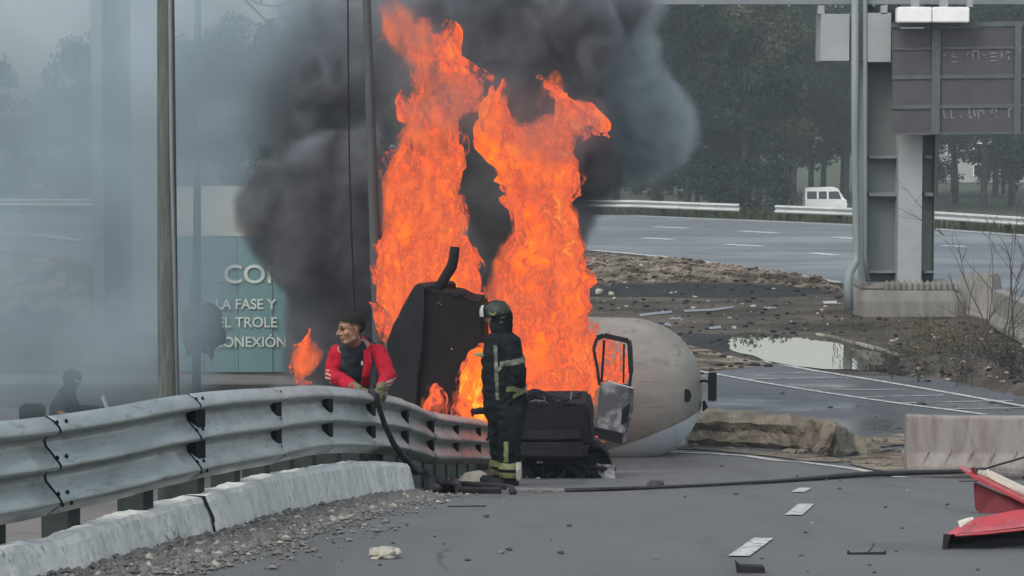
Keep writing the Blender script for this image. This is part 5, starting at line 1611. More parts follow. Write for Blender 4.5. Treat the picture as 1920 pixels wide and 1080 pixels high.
# the crescent on its side
sd = -1 if r2.y > 0 else 1
cr_ = [ah(.119 * sd, math.cos(R(a)) * .042, .062 + math.sin(R(a)) * .042) for a in range(200, 341, 20)] + [ah(.121 * sd, math.cos(R(a)) * .040, .072 + math.sin(R(a)) * .030) for a in range(340, 199, -20)]
bb.prism(cr_, r2 * sd * .004); bb.part('crescent', M['refl'], ff, parent=hel)
for (y_, z_, l_) in ((-.115, .05, .02), (-.105, .0, .03), (-.09, -.045, .022)):
    B().bar(ah(.06 * sd, y_, z_), ah(.095 * sd, y_ + .035, z_ - .01), .014, .006).part('helmet_tape', M['refl'], ff, parent=hel)
bb = B()
cap_tube(bb, [ah(0, -.045, .02), ah(0, -.05, -.06), Wf(941, 626)], [.105, .10, .10], flat=.9)
cap_tube(bb, [ah(0, -.01, -.02), ah(0, .0, -.10)], [.085, .085])
organic('neck_flap', bb, M['turnout'], ff, voxel=.01, smooth=3, wrinkle=.01, wscale=12)
# dark nozzle held low at his side towards the rail
bb = B(); bb.tube([Wf(918, 771, .05), Wf(900, 770, .02), Wf(890, 772, 0), Wf(883, 769, 0)], [.035, .035, .03, .022], n=10); bb.tube([Wf(886, 772, 0), Wf(886, 781, 0)], .012, n=6)
bb.bar(Wf(921, 778, .02), Wf(938, 745, .05), .02, .02)
bb.part('hand_tool', M['char2'], ff, smooth=False)
B().tube([Wf(928, 812, -.05), Wf(916, 820, -.1), Wf(912, 826, -.1)], .012, n=6).part('loose_strap', M['turnout'], ff)

# ---- rider and motorcycle in the smoke ---------------------------------------------------------
KD = 39.0
def Wk(x, y, d=0.0): return W(x, y, KD + d)
kb = Vector((Wk(140, 780).x, KD, zg(Wk(140, 780).x, KD)))
kz = kb.z
mo = thing('motorcycle', kb, 'dark motorcycle standing in the smoke on the lower road at left', 'motorcycle')
wheel((kb.x - .62, KD, kz + .31), .31, .12, mo); wheel((kb.x + .62, KD, kz + .31), .31, .12, mo)
B().tube([(kb.x - .62, KD, kz + .34), (kb.x - .15, KD, kz + .45), (kb.x + .3, KD, kz + .5), (kb.x + .42, KD, kz + .95)], .05, n=8).part('frame', M['char'], mo)
bb = B(); ball(bb, (kb.x + .12, KD, kz + .78), .2, (1.3, .7, .7)); bb.part('fuel_tank', M['blackp'], mo, smooth=True)
B().box((kb.x - .35, KD, kz + .76), (.62, .24, .1)).part('seat', M['rubber'], mo, bevel=.03)
B().box((kb.x - .62, KD, kz + 1.0), (.34, .38, .34)).part('top_box', M['char2'], mo, bevel=.04)
B().tube([(kb.x + .62, KD - .1, kz + .32), (kb.x + .4, KD - .1, kz + 1.02)], .03, n=8).part('fork', M['gantry'], mo)
B().tube([(kb.x + .36, KD - .35, kz + 1.08), (kb.x + .4, KD, kz + 1.02), (kb.x + .36, KD + .35, kz + 1.08)], .016, n=6).part('handlebar', M['gantry_lt'], mo)
B().bar((kb.x + .42, KD - .05, kz + 1.3), (kb.x + .58, KD - .05, kz + .88), .16, .03).part('windscreen', M['white'], mo)
B().bar((kb.x - .72, KD - .22, kz + .6), (kb.x - .5, KD - .22, kz + .46), .1, .05).part('tail_plate', M['white'], mo)
rd = thing('person', Vector((kb.x - .1, KD, kz)), 'dark clothed rider sitting astride the motorcycle in the smoke at left', 'person')
rh = Vector((kb.x - .02, KD, kz + 1.52))
bb = B()
cap_tube(bb, [(kb.x - .25, KD, kz + .88), (kb.x - .22, KD, kz + 1.1), (kb.x - .1, KD, kz + 1.33)], [.14, .15, .13], flat=.8)
cap_tube(bb, [(kb.x - .1, KD - .18, kz + 1.34), (kb.x - .1, KD + .18, kz + 1.34)], [.07, .07])
cap_tube(bb, [(kb.x - .1, KD, kz + 1.34), (kb.x - .04, KD, kz + 1.46)], [.06, .06])
for sd2 in (-1, 1):
    cap_tube(bb, [(kb.x - .1, KD + .19 * sd2, kz + 1.34), (kb.x + .02, KD + .25 * sd2, kz + 1.08), (kb.x + .3, KD + .28 * sd2, kz + 1.08)], [.062, .052, .036])
    cap_tube(bb, [(kb.x - .25, KD + .1 * sd2, kz + .88), (kb.x + .15, KD + .2 * sd2, kz + .74), (kb.x + .02, KD + .24 * sd2, kz + .28), (kb.x + .14, KD + .25 * sd2, kz + .12)], [.1, .075, .05, .04])
    hand(bb, (kb.x + .28, KD + .28 * sd2, kz + 1.08), (1, 0, 0), (0, 0, 1), 1, 1.2, sd2)
head(bb, rh, (1, -.2, -.05), (0, 0, 1), .95)
organic('body', bb, M['navy'], rd, voxel=.014, smooth=2)
bb = B(); ball(bb, rh + Vector((-.01, 0, .03)), .135, (1.08, .92, 1.0)); bb.part('helmet', M['blackp'], rd, smooth=True)
B().bar(rh + Vector((.05, -.12, .02)), rh + Vector((.12, -.05, -.03)), .07, .02).part('visor', M['pale_edge'], rd)
B().bar((kb.x - .2, KD - .2, kz + 1.08), (kb.x - .02, KD - .22, kz + 1.02), .11, .03).part('jacket_patch', M['orange'], rd)

# ================================================================ the far guard rails
def far_rail(pts_px, label, base_i=0, Hh=.78):
    P = []
    for x, y in pts_px:
        D_ = 95.0
        for _ in range(30): D_ = float(np.interp((x - 960) / FPX * D_, FARX, FARY)) + 1.3
        q = Vector(((x - 960) / FPX * D_, D_, 0)); q.z = zg(q.x, q.y)
        P.append(q)
    t = thing('guard_rail', P[0], label, 'guard rail', 'guard rails along the far side of the highway')
    Wp = [(0, .02), (.03, .07), (.07, .08), (.11, .05), (.155, 0), (.2, .05), (.24, .08), (.28, .07), (.31, .02)]
    for i in range(len(P) - 1):
        a, b = P[i], P[i + 1]
        d = (b - a).normalized(); s = Vector((d.y, -d.x, 0)).normalized()
        if s.y > 0: s = -s
        rings = []
        for p in (a, b):
            z = p.z + Hh
            rings.append([Vector((p.x, p.y, z - h * .95)) + s * o_ for h, o_ in Wp] + [Vector((p.x, p.y, z - h * .95)) + s * (o_ - .01) for h, o_ in Wp[::-1]])
        B().loft(rings).part('rail_panel', M['galv_far'], t)
        n = max(1, int((b - a).length / 2.0))
        for k in range(n):
            p = a.lerp(b, (k + .5) / n)
            zb = zg(p.x, p.y) - .1
            B().box((p.x - s.x * .12, p.y - s.y * .12, zb + (Hh - .05) / 2), (.17, .17, Hh + .02)).part('post', M['post'], t)
    return t
M['galv_far'] = mat('bright_galvanised_steel', (0.5, 0.53, 0.51), (0.4, 0.43, 0.42), scale=1.0, rough=0.5, metal=.2)
far_rail([(1060, 400), (1190, 401), (1290, 402.5), (1388, 405)], 'far guard rail section that ends at the dark tree trunk, left of the white van')
far_rail([(1455, 407), (1540, 410), (1600, 413), (1680, 419), (1760, 426), (1840, 432), (1930, 440), (2050, 452)], 'far guard rail running from below the white van to the right edge')
far_rail([(-120, 396), (0, 397), (75, 399), (175, 401)], 'far guard rail section glimpsed through the smoke at left')

# ================================================================ far houses, van, trees
def house(px0, px1, yt, D, name, label, storeys=2):
    a, b = W(px0, yt, D), W(px1, yt, D)
    z0 = prof(D) - .2
    t = thing(name, ((a.x + b.x) / 2, D, z0), label, 'building')
    B().box(((a.x + b.x) / 2, D + 4, (a.z + z0) / 2), (b.x - a.x, 8, a.z - z0)).part('wall', M['plaster'], t)
    B().box(((a.x + b.x) / 2, D + 4, a.z + .15), (b.x - a.x + .4, 8.4, .3)).part('roof', M['concrete'], t)
    n = max(2, int((b.x - a.x) / 2.6))
    sh = (a.z - z0) / storeys
    for k in range(n):
        for s2 in range(storeys):
            xc = a.x + (b.x - a.x) * (k + .5) / n
            f = B(); f.box((xc, D - .02, z0 + sh * (s2 + .58)), (1.25, .1, 1.35)); w_o = f.part('window', M['white'], t)
            B().box((xc, D - .08, z0 + sh * (s2 + .58)), (1.05, .04, 1.15)).part('pane', M['glass'], t, parent=w_o)
house(1760, 1960, 262, 310, 'house', 'pale house glimpsed through the trees at the right edge, beyond the far guard rail', 2)
house(20, 160, 318, 290, 'house', 'low pale house fading in the smoke beyond the highway at left', 2)

VD = 212.0
vb = Vector((W(1546, 400, VD).x, VD, prof(VD)))
van = thing('parked_van', vb, 'small white passenger van parked beyond the far guard rail below the trees', 'van')
Lv, Hv, Wv = 3.3, 2.1, 1.7
def vx(f): return vb.x - Lv / 2 + Lv * f
sec = [(0.0, .25, 1.1), (0.01, .3, 1.9), (.04, .3, 2.05), (.7, .3, 2.12), (.80, .3, 2.0), (.93, .3, 1.25), (1.0, .3, 1.1), (1.01, .3, .5)]
bb = B(); bb.loft([[Vector((vx(f), VD + y, vb.z + z)) for y, z in ((-Wv / 2, z0), (-Wv / 2, min(z1, 1.15)), (-Wv / 2 + .12, z1), (Wv / 2 - .12, z1), (Wv / 2, min(z1, 1.15)), (Wv / 2, z0))] for f, z0, z1 in sec])
vbody = bb.part('body', M['white'], van, bevel=.03)
for f0, f1 in ((.05, .28), (.33, .52), (.57, .8)):
    p = [(f0, 1.2), (f1 + (.07 if f1 > .7 else 0), 1.2), (f1 - (.0 if f1 > .7 else 0), 1.78), (f0, 1.78)]
    B().prism([Vector((vx(f), VD - Wv / 2 + .0 + (z - 1.15) * .12 / .9 - .03, vb.z + z)) for f, z in p], (0, .05, 0)).part('side_window', M['glass'], van)
wheel((vx(.2), VD - Wv / 2 + .1, vb.z + .32), .32, .2, van); wheel((vx(.82), VD - Wv / 2 + .1, vb.z + .32), .32, .2, van)
wheel((vx(.2), VD + Wv / 2 - .1, vb.z + .32), .32, .2, van); wheel((vx(.82), VD + Wv / 2 - .1, vb.z + .32), .32, .2, van)
bb = B(); ball(bb, (vx(1.0), VD - .55, vb.z + .75), .14, n=8); bb.part('headlight', M['pale_edge'], van)
bb = B(); ball(bb, (vx(1.0), VD + .55, vb.z + .75), .14, n=8); bb.part('headlight', M['pale_edge'], van)
B().box((vx(1.02), VD, vb.z + .42), (.1, Wv, .16)).part('bumper', M['char2'], van)
for k, (px, py) in enumerate([(1490, 402), (1520, 406), (1562, 404), (1580, 402)]):
    pass

def leafy_tree(seed, H, crown_w, mleaf, trunk_frac=.25, nleaf=5200, sparse=1.0):
    """one tree at the origin: (trunk mesh, crown mesh)"""
    r = random.Random(seed)
    bb = B()
    tips = []
    lean = r.uniform(-.5, .5)
    top = Vector((lean, 0, H * .82))
    trunk = [Vector((lean * f * f + .15 * math.sin(f * 5 + seed), .1 * math.cos(f * 4), H * .82 * f)) for f in (0, .15, .3, .5, .7, 1)]
    bb.tube(trunk, [.30, .25, .22, .17, .12, .05], n=8)
    for k in range(16):
        f = r.uniform(trunk_frac, .95)
        b0 = Vector((lean * f * f, 0, H * .82 * f))
        a = r.uniform(0, 6.28)
        L = crown_w * .5 * (1.15 - abs(f - .5)) * r.uniform(.6, 1)
        b1 = b0 + Vector((math.cos(a) * L * .5, math.sin(a) * L * .5, L * .3)); b2_ = b0 + Vector((math.cos(a) * L, math.sin(a) * L, L * .55))
        bb.tube([b0, b1, b2_], [.09, .06, .025], n=5)
        tips += [b1, b2_, b2_]
    tr_me = bb.mesh(M['bark'], name='trunk')
    clumps = []
    for tpt in tips:
        for _ in range(2):
            clumps.append((tpt + Vector((r.gauss(0, .6), r.gauss(0, .6), r.gauss(0, .6))), r.uniform(.55, 1.25) * crown_w / 7))
    for _ in range(16):
        a = r.uniform(0, 6.28); q = r.random() ** .5 * crown_w * .42; z = r.uniform(trunk_frac * H, H)
        q *= math.sin(math.pi * min(1, (z / H - trunk_frac + .06) / (1.08 - trunk_frac))) ** .6
        clumps.append((Vector((lean * .6 + math.cos(a) * q, math.sin(a) * q, z)), r.uniform(.6, 1.3) * crown_w / 7))
    n = nleaf
    ci = np.array([r.randrange(len(clumps)) for _ in range(n)])
    cc = np.array([list(c[0]) for c in clumps])[ci]; cr2 = np.array([c[1] for c in clumps])[ci]
    g = np.random.default_rng(seed)
    dv = g.normal(size=(n, 3)); dv /= np.linalg.norm(dv, axis=1)[:, None]
    pos = cc + dv * (cr2 * g.uniform(.35, 1.05, n))[:, None] * np.array([1.15, 1.15, .8])
    sz = g.uniform(.11, .25, n)
    u = g.normal(size=(n, 3)); u /= np.linalg.norm(u, axis=1)[:, None]
    v = np.cross(u, g.normal(size=(n, 3))); v /= np.linalg.norm(v, axis=1)[:, None]
    q0 = pos - u * sz[:, None]; q1 = pos + v * (sz * .6)[:, None]; q2 = pos + u * (sz * 1.1)[:, None]; q3 = pos - v * (sz * .6)[:, None]
    verts = np.stack([q0, q1, q2, q3], 1).reshape(-1, 3)
    me = bpy.data.meshes.new('crown')
    me.from_pydata(verts.tolist(), [], (np.arange(n * 4).reshape(-1, 4)).tolist())
    me.materials.append(mleaf)
    return tr_me, me
TV = [leafy_tree(1, 19, 9.5, M['leafA'], .16, 19000), leafy_tree(2, 18, 8.5, M['leafA'], .22, 17000), leafy_tree(3, 19, 9, M['leafB'], .25, 17000), leafy_tree(4, 14, 7, M['leafA'], .08, 9000), leafy_tree(5, 20, 8, M['leafA'], .38, 9500)]
tree_spec = [
    # px, D, variant, scale, label
    (1285, 205, 0, 1.08, 'tall dense dark green tree just right of the smoke plume'),
    (1350, 225, 1, 1.08, 'dark tree between the smoke plume and the olive green tree'),
    (1420, 212, 2, 1.00, 'broad olive green tree above the gap in the far guard rail'),
    (1395, 188, 3, 1.0, 'low dark bushy tree whose foliage fills the gap in the far guard rail'),
    (1490, 246, 1, 1.0, 'dark tree standing just left of the white van'),
    (1545, 250, 4, 1.06, 'high crowned dark tree above the white van'),
    (1590, 246, 1, .98, 'dark tree just left of the gantry column'),
    (1650, 235, 4, 1.06, 'tree hidden behind the gantry column'),
    (1735, 228, 1, 1.08, 'dark tree behind the left half of the brown sign'),
    (1790, 236, 4, 1.08, 'thin trunked tree right of the gantry column below the brown sign'),
    (1845, 226, 4, 1.04, 'second thin trunked tree right of the gantry column'),
    (1900, 232, 4, 1.1, 'thin trunked tree close to the right edge'),
    (1955, 222, 0, 1.05, 'dense dark tree cut by the right edge of the view'),
    (1225, 215, 1, 1.0, 'dark tree half hidden behind the right flank of the smoke'),
]
low = [(1225, 232, 'low bushy tree at the foot of the smoke plume’s right flank'), (1310, 240, 'low bushy tree under the tall dense tree'), (1365, 236, 'low bushy tree between the first two dark trunks'), (1450, 262, 'low bushy tree just left of the white van, deep in the shade'), (1745, 262, 'low bushy tree right behind the gantry column'), (1880, 262, 'low bushy tree under the thin trunks near the right edge')]
hid = [(1160, 220, 0, 1.0), (1090, 230, 1, 1.0), (1010, 215, 2, 1.0), (930, 225, 0, 1.0), (850, 220, 1, 1.0), (760, 228, 0, 1.0), (670, 215, 1, 1.0)]
leftt = [(590, 210, 0, .85), (520, 222, 1, .85), (450, 205, 0, .8), (385, 215, 2, .8), (300, 210, 1, .8), (215, 205, 0, .78), (140, 218, 3, .95), (-10, 214, 3, .9)]
leftl = ['dim tree in the smoke just left of the dark plume', 'dim tree in the smoke above the right part of the hoarding', 'dim tree in the smoke above the hoarding’s cream top', 'dim tree in the smoke above the thin grey pole', 'dim tree in the smoke behind the thick utility pole', 'dim tree in the smoke behind the bluish gantry column', 'dim tree in the smoke left of the bluish gantry column', 'dim tree in the smoke at the left edge of the view']
def plant(px, D, v, sc, label, group, k):
    x = W(px, 300, D).x
    p = Vector((x, D, prof(D) - .1))
    t = bpy.data.objects.new('tree', None); COL.objects.link(t)
    t.location = p; t.rotation_euler = (0, 0, k * 2.399); t.scale = (sc, sc, sc)
    props(t, label, 'tree', group)
    link('trunk', TV[v][0], t); link('crown', TV[v][1], t)
for k, (px, D, v, sc, lab) in enumerate(tree_spec): plant(px, D, v, sc, lab, 'trees beyond the highway', k)
for k, (px, D, lab) in enumerate(low): plant(px, D, 3, .72, lab, 'low bushy trees beyond the highway', k + 70)
for k, (px, D, v, sc) in enumerate(hid): plant(px, D, v, sc, 'dark tree hidden in the thick smoke behind the flames', 'trees hidden by the smoke', k + 30)
for k, (px, D, v, sc) in enumerate(leftt): plant(px, D, v, sc, leftl[k], 'trees dimmed by smoke at left', k + 50)
# second, further row so that the wood is deep
for k in range(15):
    px = 1195 + k * 55
    plant(px + 13 * math.sin(k * 9), 262 + 14 * math.sin(k * 3.1), [0, 1, 4][k % 3], 1.0 if k % 3 else 1.06, 'dark tree in the second row of the wood beyond the highway', 'second row of trees beyond the highway', k + 80)

# undergrowth along the far rail
gv2, gf2 = [], []
r = random.Random(17)
for k in range(5200):
    x = r.uniform(-2, 34); y = float(np.interp(x, FARX, FARY)) + r.uniform(1.0, 12)
    h = r.uniform(.15, .5) * (1 + .8 * mnoise.noise((x * .4, y * .2, 1)))
    z = zg(x, y)
    a = r.uniform(0, 3.14); w2 = r.uniform(.04, .12)
    n = len(gv2)
    gv2 += [(x - w2 * math.cos(a), y - w2 * math.sin(a), z - .05), (x + w2 * math.cos(a), y + w2 * math.sin(a), z - .05), (x + r.uniform(-.15, .15), y, z + h)]
    gf2.append((n, n + 1, n + 2))
props(link('undergrowth', mesh_of(gv2, gf2, M['grass'], False, 'undergrowth')), 'pale green weeds growing behind the far guard rail', 'undergrowth', kind='stuff')

# bare shrubs and the dark bush at right
def shrub(name, base, seed, stems, Hh, spread, m, thick=.012, leaves=0, mleaf=None, lsz=.05, label='', cat='shrub', low=.0):
    r = random.Random(seed)
    t = thing(name, base, label, cat)
    bb = B(); lp = []
    base = Vector(base)
    def grow(p, d, L, rad, depth):
        pts = [p]; q = p.copy(); dd = d.copy()
        for i in range(5):
            dd = (dd + Vector((r.gauss(0, .12), r.gauss(0, .12), r.gauss(0, .06)))).normalized()
            q = q + dd * L / 5
            pts.append(q.copy())
        bb.tube(pts, [rad * (1 - .16 * i) for i in range(6)], n=5)
        lp.extend(pts[1:])
        if depth > 0:
            for k in range(r.randint(3, 5)):
                i = r.randint(1, 5)
                grow(pts[i], (dd + Vector((r.gauss(0, .6), r.gauss(0, .5), r.uniform(-.1, .5)))).normalized(), L * r.uniform(.25, .5), rad * .55, depth - 1)
    for k in range(stems):
        a = r.uniform(0, 6.28)
        grow(base + Vector((r.gauss(0, spread * .35), r.gauss(0, spread * .3), -.03)), Vector((math.cos(a) * .22, math.sin(a) * .2, 1)).normalized(), Hh * r.uniform(.55, 1), thick, 2)
    bb.part('stems', m, t)
    if leaves:
        vs_, fs_ = [], []
        for _ in range(leaves):
            p = r.choice(lp) + Vector((r.gauss(0, .09), r.gauss(0, .09), r.gauss(0, .07)))
            if p.z < base.z: p.z = base.z + .02
            u = Vector((r.gauss(0, 1), r.gauss(0, 1), r.gauss(0, 1))).normalized() * lsz * r.uniform(.5, 1.3); v = u.cross(Vector((r.gauss(0, 1), r.gauss(0, 1), r.gauss(0, 1)))).normalized() * lsz * .4
            n = len(vs_)
            vs_ += [p - t.location, p + u * .5 + v - t.location, p + u - t.location, p + u * .5 - v - t.location]
            fs_.append((n, n + 1, n + 2, n + 3))
        link('foliage', mesh_of(vs_, fs_, mleaf, False, 'foliage'), t)
    return t
shrub('bare_shrub', G(1868, 700), 3, 5, 3.0, .35, M['twig'], .016, label='tall bare thin stemmed shrub standing over the dark bush at the right edge')
shrub('bare_shrub', G(1905, 705), 5, 3, 2.6, .3, M['twig'], .014, label='bare shrub cut by the right edge beside the pale barrier')
shrub('bare_sapling', G(1845, 640), 8, 1, 2.3, .1, M['twig'], .014, label='single thin bare sapling just right of the grey barrier on end')
shrub('dark_bush', G(1840, 712), 11, 22, .55, 1.5, M['twig'], .010, 2200, M['ditch'], .028, label='low dark dry bush at the right edge beyond the gore lines', cat='bush')
shrub('dark_bush', G(1908, 725), 12, 20, .8, 1.2, M['twig'], .010, 2600, M['ditch'], .028, label='dark dry bush cut by the right edge, beside the bare shrub', cat='bush')
shrub('weed_clump', G(1790, 665), 13, 14, .5, .8, M['straw'], .007, 500, M['straw'], .05, label='thin dry weeds on the mud between the kerb edging and the plinth', cat='weeds')
shrub('weed_clump', G(1740, 640), 14, 10, .4, .7, M['straw'], .006, 300, M['straw'], .05, label='sparse dry weeds just below the gantry plinth', cat='weeds')
shrub('weed_clump', G(1690, 672), 15, 10, .3, .7, M['straw'], .006, 400, M['straw'], .05, label='dry weeds along the kerb edging beside the bright puddle', cat='weeds')
shrub('kerb_weed', G(330, 1033), 16, 9, .15, .05, M['straw'], .003, 0, None, .02, label='small dry weed growing at the foot of the whitewashed kerb wall', cat='weed')
bb = B()
r = random.Random(5)
for k in range(700):
    px, py = r.uniform(1560, 1930), r.uniform(595, 700)
    p = G(px, py)
    h = r.uniform(.04, .16)
    bb.bar(p, p + Vector((r.gauss(0, .06), r.gauss(0, .04), h)), .008, .008)
bb.solo('dry_grass', M['straw'], (0, 0, 0), 'sparse dry grass blades on the muddy island below the gantry', 'grass', kind='stuff')
# a few bare branches hanging into the top of the picture, in the smoke
bb = B()
for pts in ([(430, -30), (500, 40), (560, 90), (575, 100)], [(440, -20), (485, 8), (520, 12), (545, 50), (570, 75)], [(488, 6), (500, -20), (520, -40)], [(520, 12), (560, -4), (600, -30)], [(500, 40), (540, 30)]):
    bb.tube([W(x, y, 43) for x, y in pts], [.03] + [.018] * (len(pts) - 2) + [.006], n=5)
p = W(470, -30, 43)
tt = thing('bare_tree', (W(540, 0, 43).x + 2.2, 43, prof(43)), 'thin bare branches reaching into the smoke at the top, between the two left poles', 'tree')
bb.part('branches', M['twig'], tt)
B().tube([tt.location, tt.location + Vector((0, .3, 3)), W(640, -200, 43.3), W(560, -130, 43), W(430, -30, 43)], [.16, .13, .09, .06, .03], n=8).part('trunk', M['twig'], tt)

# ================================================================ fire and smoke
def inside(poly, x, y):
    c = False
    n = len(poly)
    j = n - 1
    for i in range(n):
        xi, yi = poly[i]; xj, yj = poly[j]
        if (yi > y) != (yj > y) and x < (xj - xi) * (y - yi) / (yj - yi) + xi: c = not c
        j = i
    return c
def edge_dist(poly, x, y):
    P = np.array(poly, float); Q = np.roll(P, -1, 0)
    d = Q - P; w = np.array([x, y]) - P
    t = np.clip((w * d).sum(1) / np.maximum((d * d).sum(1), 1e-9), 0, 1)
    return float(np.sqrt(((w - d * t[:, None]) ** 2).sum(1)).min())

def puff_cloud(poly, D, half, n, rmin, rmax, seed, slope=0.0, mind=3.0):
    """balls that fill an outline standing at distance D, thick where the outline is wide"""
    r = random.Random(seed)
    xs_ = [p[0] for p in poly]; ys_ = [p[1] for p in poly]
    pts, rad = [], []
    s = FPX / D
    while len(pts) < n:
        x, y = r.uniform(min(xs_), max(xs_)), r.uniform(min(ys_), max(ys_))
        if not inside(poly, x, y): continue
        e = edge_dist(poly, x, y)
        if e < mind: continue
        rr = min(e, r.uniform(rmin, rmax) * s) / s
        th = min(half, e / s * 1.1)
        pts.append(W(x, y, D + r.uniform(-th, th) + slope * (x - xs_[0]) / 100)); rad.append(rr)
    return pts, rad

def gn_object(name, pts, rad, voxel, m, to_mesh=False, threshold=.1):
    me = bpy.data.meshes.new(name)
    me.from_pydata([tuple(p) for p in pts], [], [])
    at_ = me.attributes.new('rad', 'FLOAT', 'POINT')
    at_.data.foreach_set('value', np.array(rad, dtype=np.float32))
    o = bpy.data.objects.new(name, me)
    COL.objects.link(o)
    ng = bpy.data.node_groups.new(name, 'GeometryNodeTree')
    ng.interface.new_socket('Geometry', in_out='INPUT', socket_type='NodeSocketGeometry')
    ng.interface.new_socket('Geometry', in_out='OUTPUT', socket_type='NodeSocketGeometry')
    gi, go = ng.nodes.new('NodeGroupInput'), ng.nodes.new('NodeGroupOutput')
    na = ng.nodes.new('GeometryNodeInputNamedAttribute'); na.data_type = 'FLOAT'; na.inputs['Name'].default_value = 'rad'
    mp = ng.nodes.new('GeometryNodeMeshToPoints')
    pv = ng.nodes.new('GeometryNodePointsToVolume'); pv.resolution_mode = 'VOXEL_SIZE'
    pv.inputs['Voxel Size'].default_value = voxel
    pv.inputs['Density'].default_value = 1.0
    L = ng.links
    L.new(gi.outputs[0], mp.inputs[0]); L.new(na.outputs[0], mp.inputs['Radius'])
    L.new(mp.outputs[0], pv.inputs[0]); L.new(na.outputs[0], pv.inputs['Radius'])
    last = pv.outputs[0]
    if to_mesh:
        vm = ng.nodes.new('GeometryNodeVolumeToMesh'); vm.inputs['Threshold'].default_value = threshold
        L.new(last, vm.inputs[0]); last = vm.outputs[0]
    st = ng.nodes.new('GeometryNodeSetMaterial'); st.inputs['Material'].default_value = m
    L.new(last, st.inputs[0]); L.new(st.outputs[0], go.inputs[0])
    md = o.modifiers.new('g', 'NODES'); md.node_group = ng
    if to_mesh:
        me2 = bake(o)
        return me2
    return o

def smoke_mat(name, colr, dens, nscale, lo, hi, floor=0.0, detail=3.0, aniso=0.2, stretch=(1, 1, 1), k=0.0, vary=.12):
    m = bpy.data.materials.new(name); m.use_nodes = True
    nt = m.node_tree; nt.nodes.clear()
    out = nn(nt, 'ShaderNodeOutputMaterial'); pv = nn(nt, 'ShaderNodeVolumePrincipled')
    pv.inputs['Anisotropy'].default_value = aniso
    pv.inputs['Density Attribute'].default_value = ''
    at_ = nn(nt, 'ShaderNodeAttribute', attribute_name='density')
    geo = nn(nt, 'ShaderNodeNewGeometry')
    mp = nn(nt, 'ShaderNodeMapping'); mp.inputs['Scale'].default_value = stretch
    nt.links.new(geo.outputs['Position'], mp.inputs['Vector'])
    n = nn(nt, 'ShaderNodeTexNoise'); n.inputs['Scale'].default_value = nscale; n.inputs['Detail'].default_value = detail; n.inputs['Distortion'].default_value = .6
    n.inputs['Roughness'].default_value = .6
    nt.links.new(mp.outputs[0], n.inputs['Vector'])
    mr = nn(nt, 'ShaderNodeMapRange'); mr.inputs['From Min'].default_value = lo; mr.inputs['From Max'].default_value = hi; mr.inputs['To Min'].default_value = floor; mr.inputs['To Max'].default_value = 1
    if k > 0:
        # the noise eats into the soft rim, so that the cloud's edge billows
        ad = nn(nt, 'ShaderNodeMath', operation='MULTIPLY_ADD'); ad.inputs[1].default_value = k
        nt.links.new(at_.outputs['Fac'], ad.inputs[0]); nt.links.new(n.outputs['Fac'], ad.inputs[2]); nt.links.new(ad.outputs[0], mr.inputs['Value'])
    else: nt.links.new(n.outputs['Fac'], mr.inputs['Value'])
    m1 = nn(nt, 'ShaderNodeMath', operation='MULTIPLY'); nt.links.new(mr.outputs[0], m1.inputs[0]); nt.links.new(at_.outputs['Fac'], m1.inputs[1])
    m2 = nn(nt, 'ShaderNodeMath', operation='MULTIPLY'); nt.links.new(m1.outputs[0], m2.inputs[0]); m2.inputs[1].default_value = dens
    nt.links.new(m2.outputs[0], pv.inputs['Density'])
    # sootier and paler gas, folded into one another
    nc = nn(nt, 'ShaderNodeTexNoise'); nc.inputs['Scale'].default_value = nscale * 1.1; nc.inputs['Detail'].default_value = 4; nc.inputs['Distortion'].default_value = 1.2
    nt.links.new(geo.outputs['Position'], nc.inputs['Vector'])
    mc = nn(nt, 'ShaderNodeMapRange'); mc.inputs['From Min'].default_value = .36; mc.inputs['From Max'].default_value = .64
    nt.links.new(nc.outputs['Fac'], mc.inputs['Value'])
    mxc = nn(nt, 'ShaderNodeMix', data_type='RGBA'); mxc.inputs['A'].default_value = (*[q * (1 - vary) for q in colr], 1); mxc.inputs['B'].default_value = (*[min(.97, q * (1 + vary)) for q in colr], 1)
    nt.links.new(mc.outputs[0], mxc.inputs['Factor']); nt.links.new(mxc.outputs['Result'], pv.inputs['Color'])
    nt.links.new(pv.outputs[0], out.inputs['Volume'])
    return m

SMK = {}
SMK['dark'] = smoke_mat('dark_smoke', (.30, .31, .335), 2.6, 1.35, .58, .80, .0, detail=4, k=.34, vary=.5)
SMK['mid'] = smoke_mat('grey_smoke', (.46, .50, .53), 1.5, .8, .54, .86, .0, detail=4, k=.34, vary=.25)
SMK['side'] = smoke_mat('blue_grey_billow', (.56, .66, .70), 1.0, 1.9, .50, .74, .0, detail=5, k=.26, vary=.4)
SMK['pale'] = smoke_mat('blue_grey_smoke', (.60, .73, .79), .54, .30, .37, .62, .16, aniso=.1, detail=4, vary=.22)
SMK['thin'] = smoke_mat('thin_smoke', (.50, .56, .60), .55, .8, .40, .66, .0)
SMK['veil'] = smoke_mat('brownish_smoke_veil', (.42, .34, .34), .9, 1.3, .40, .62, .1)

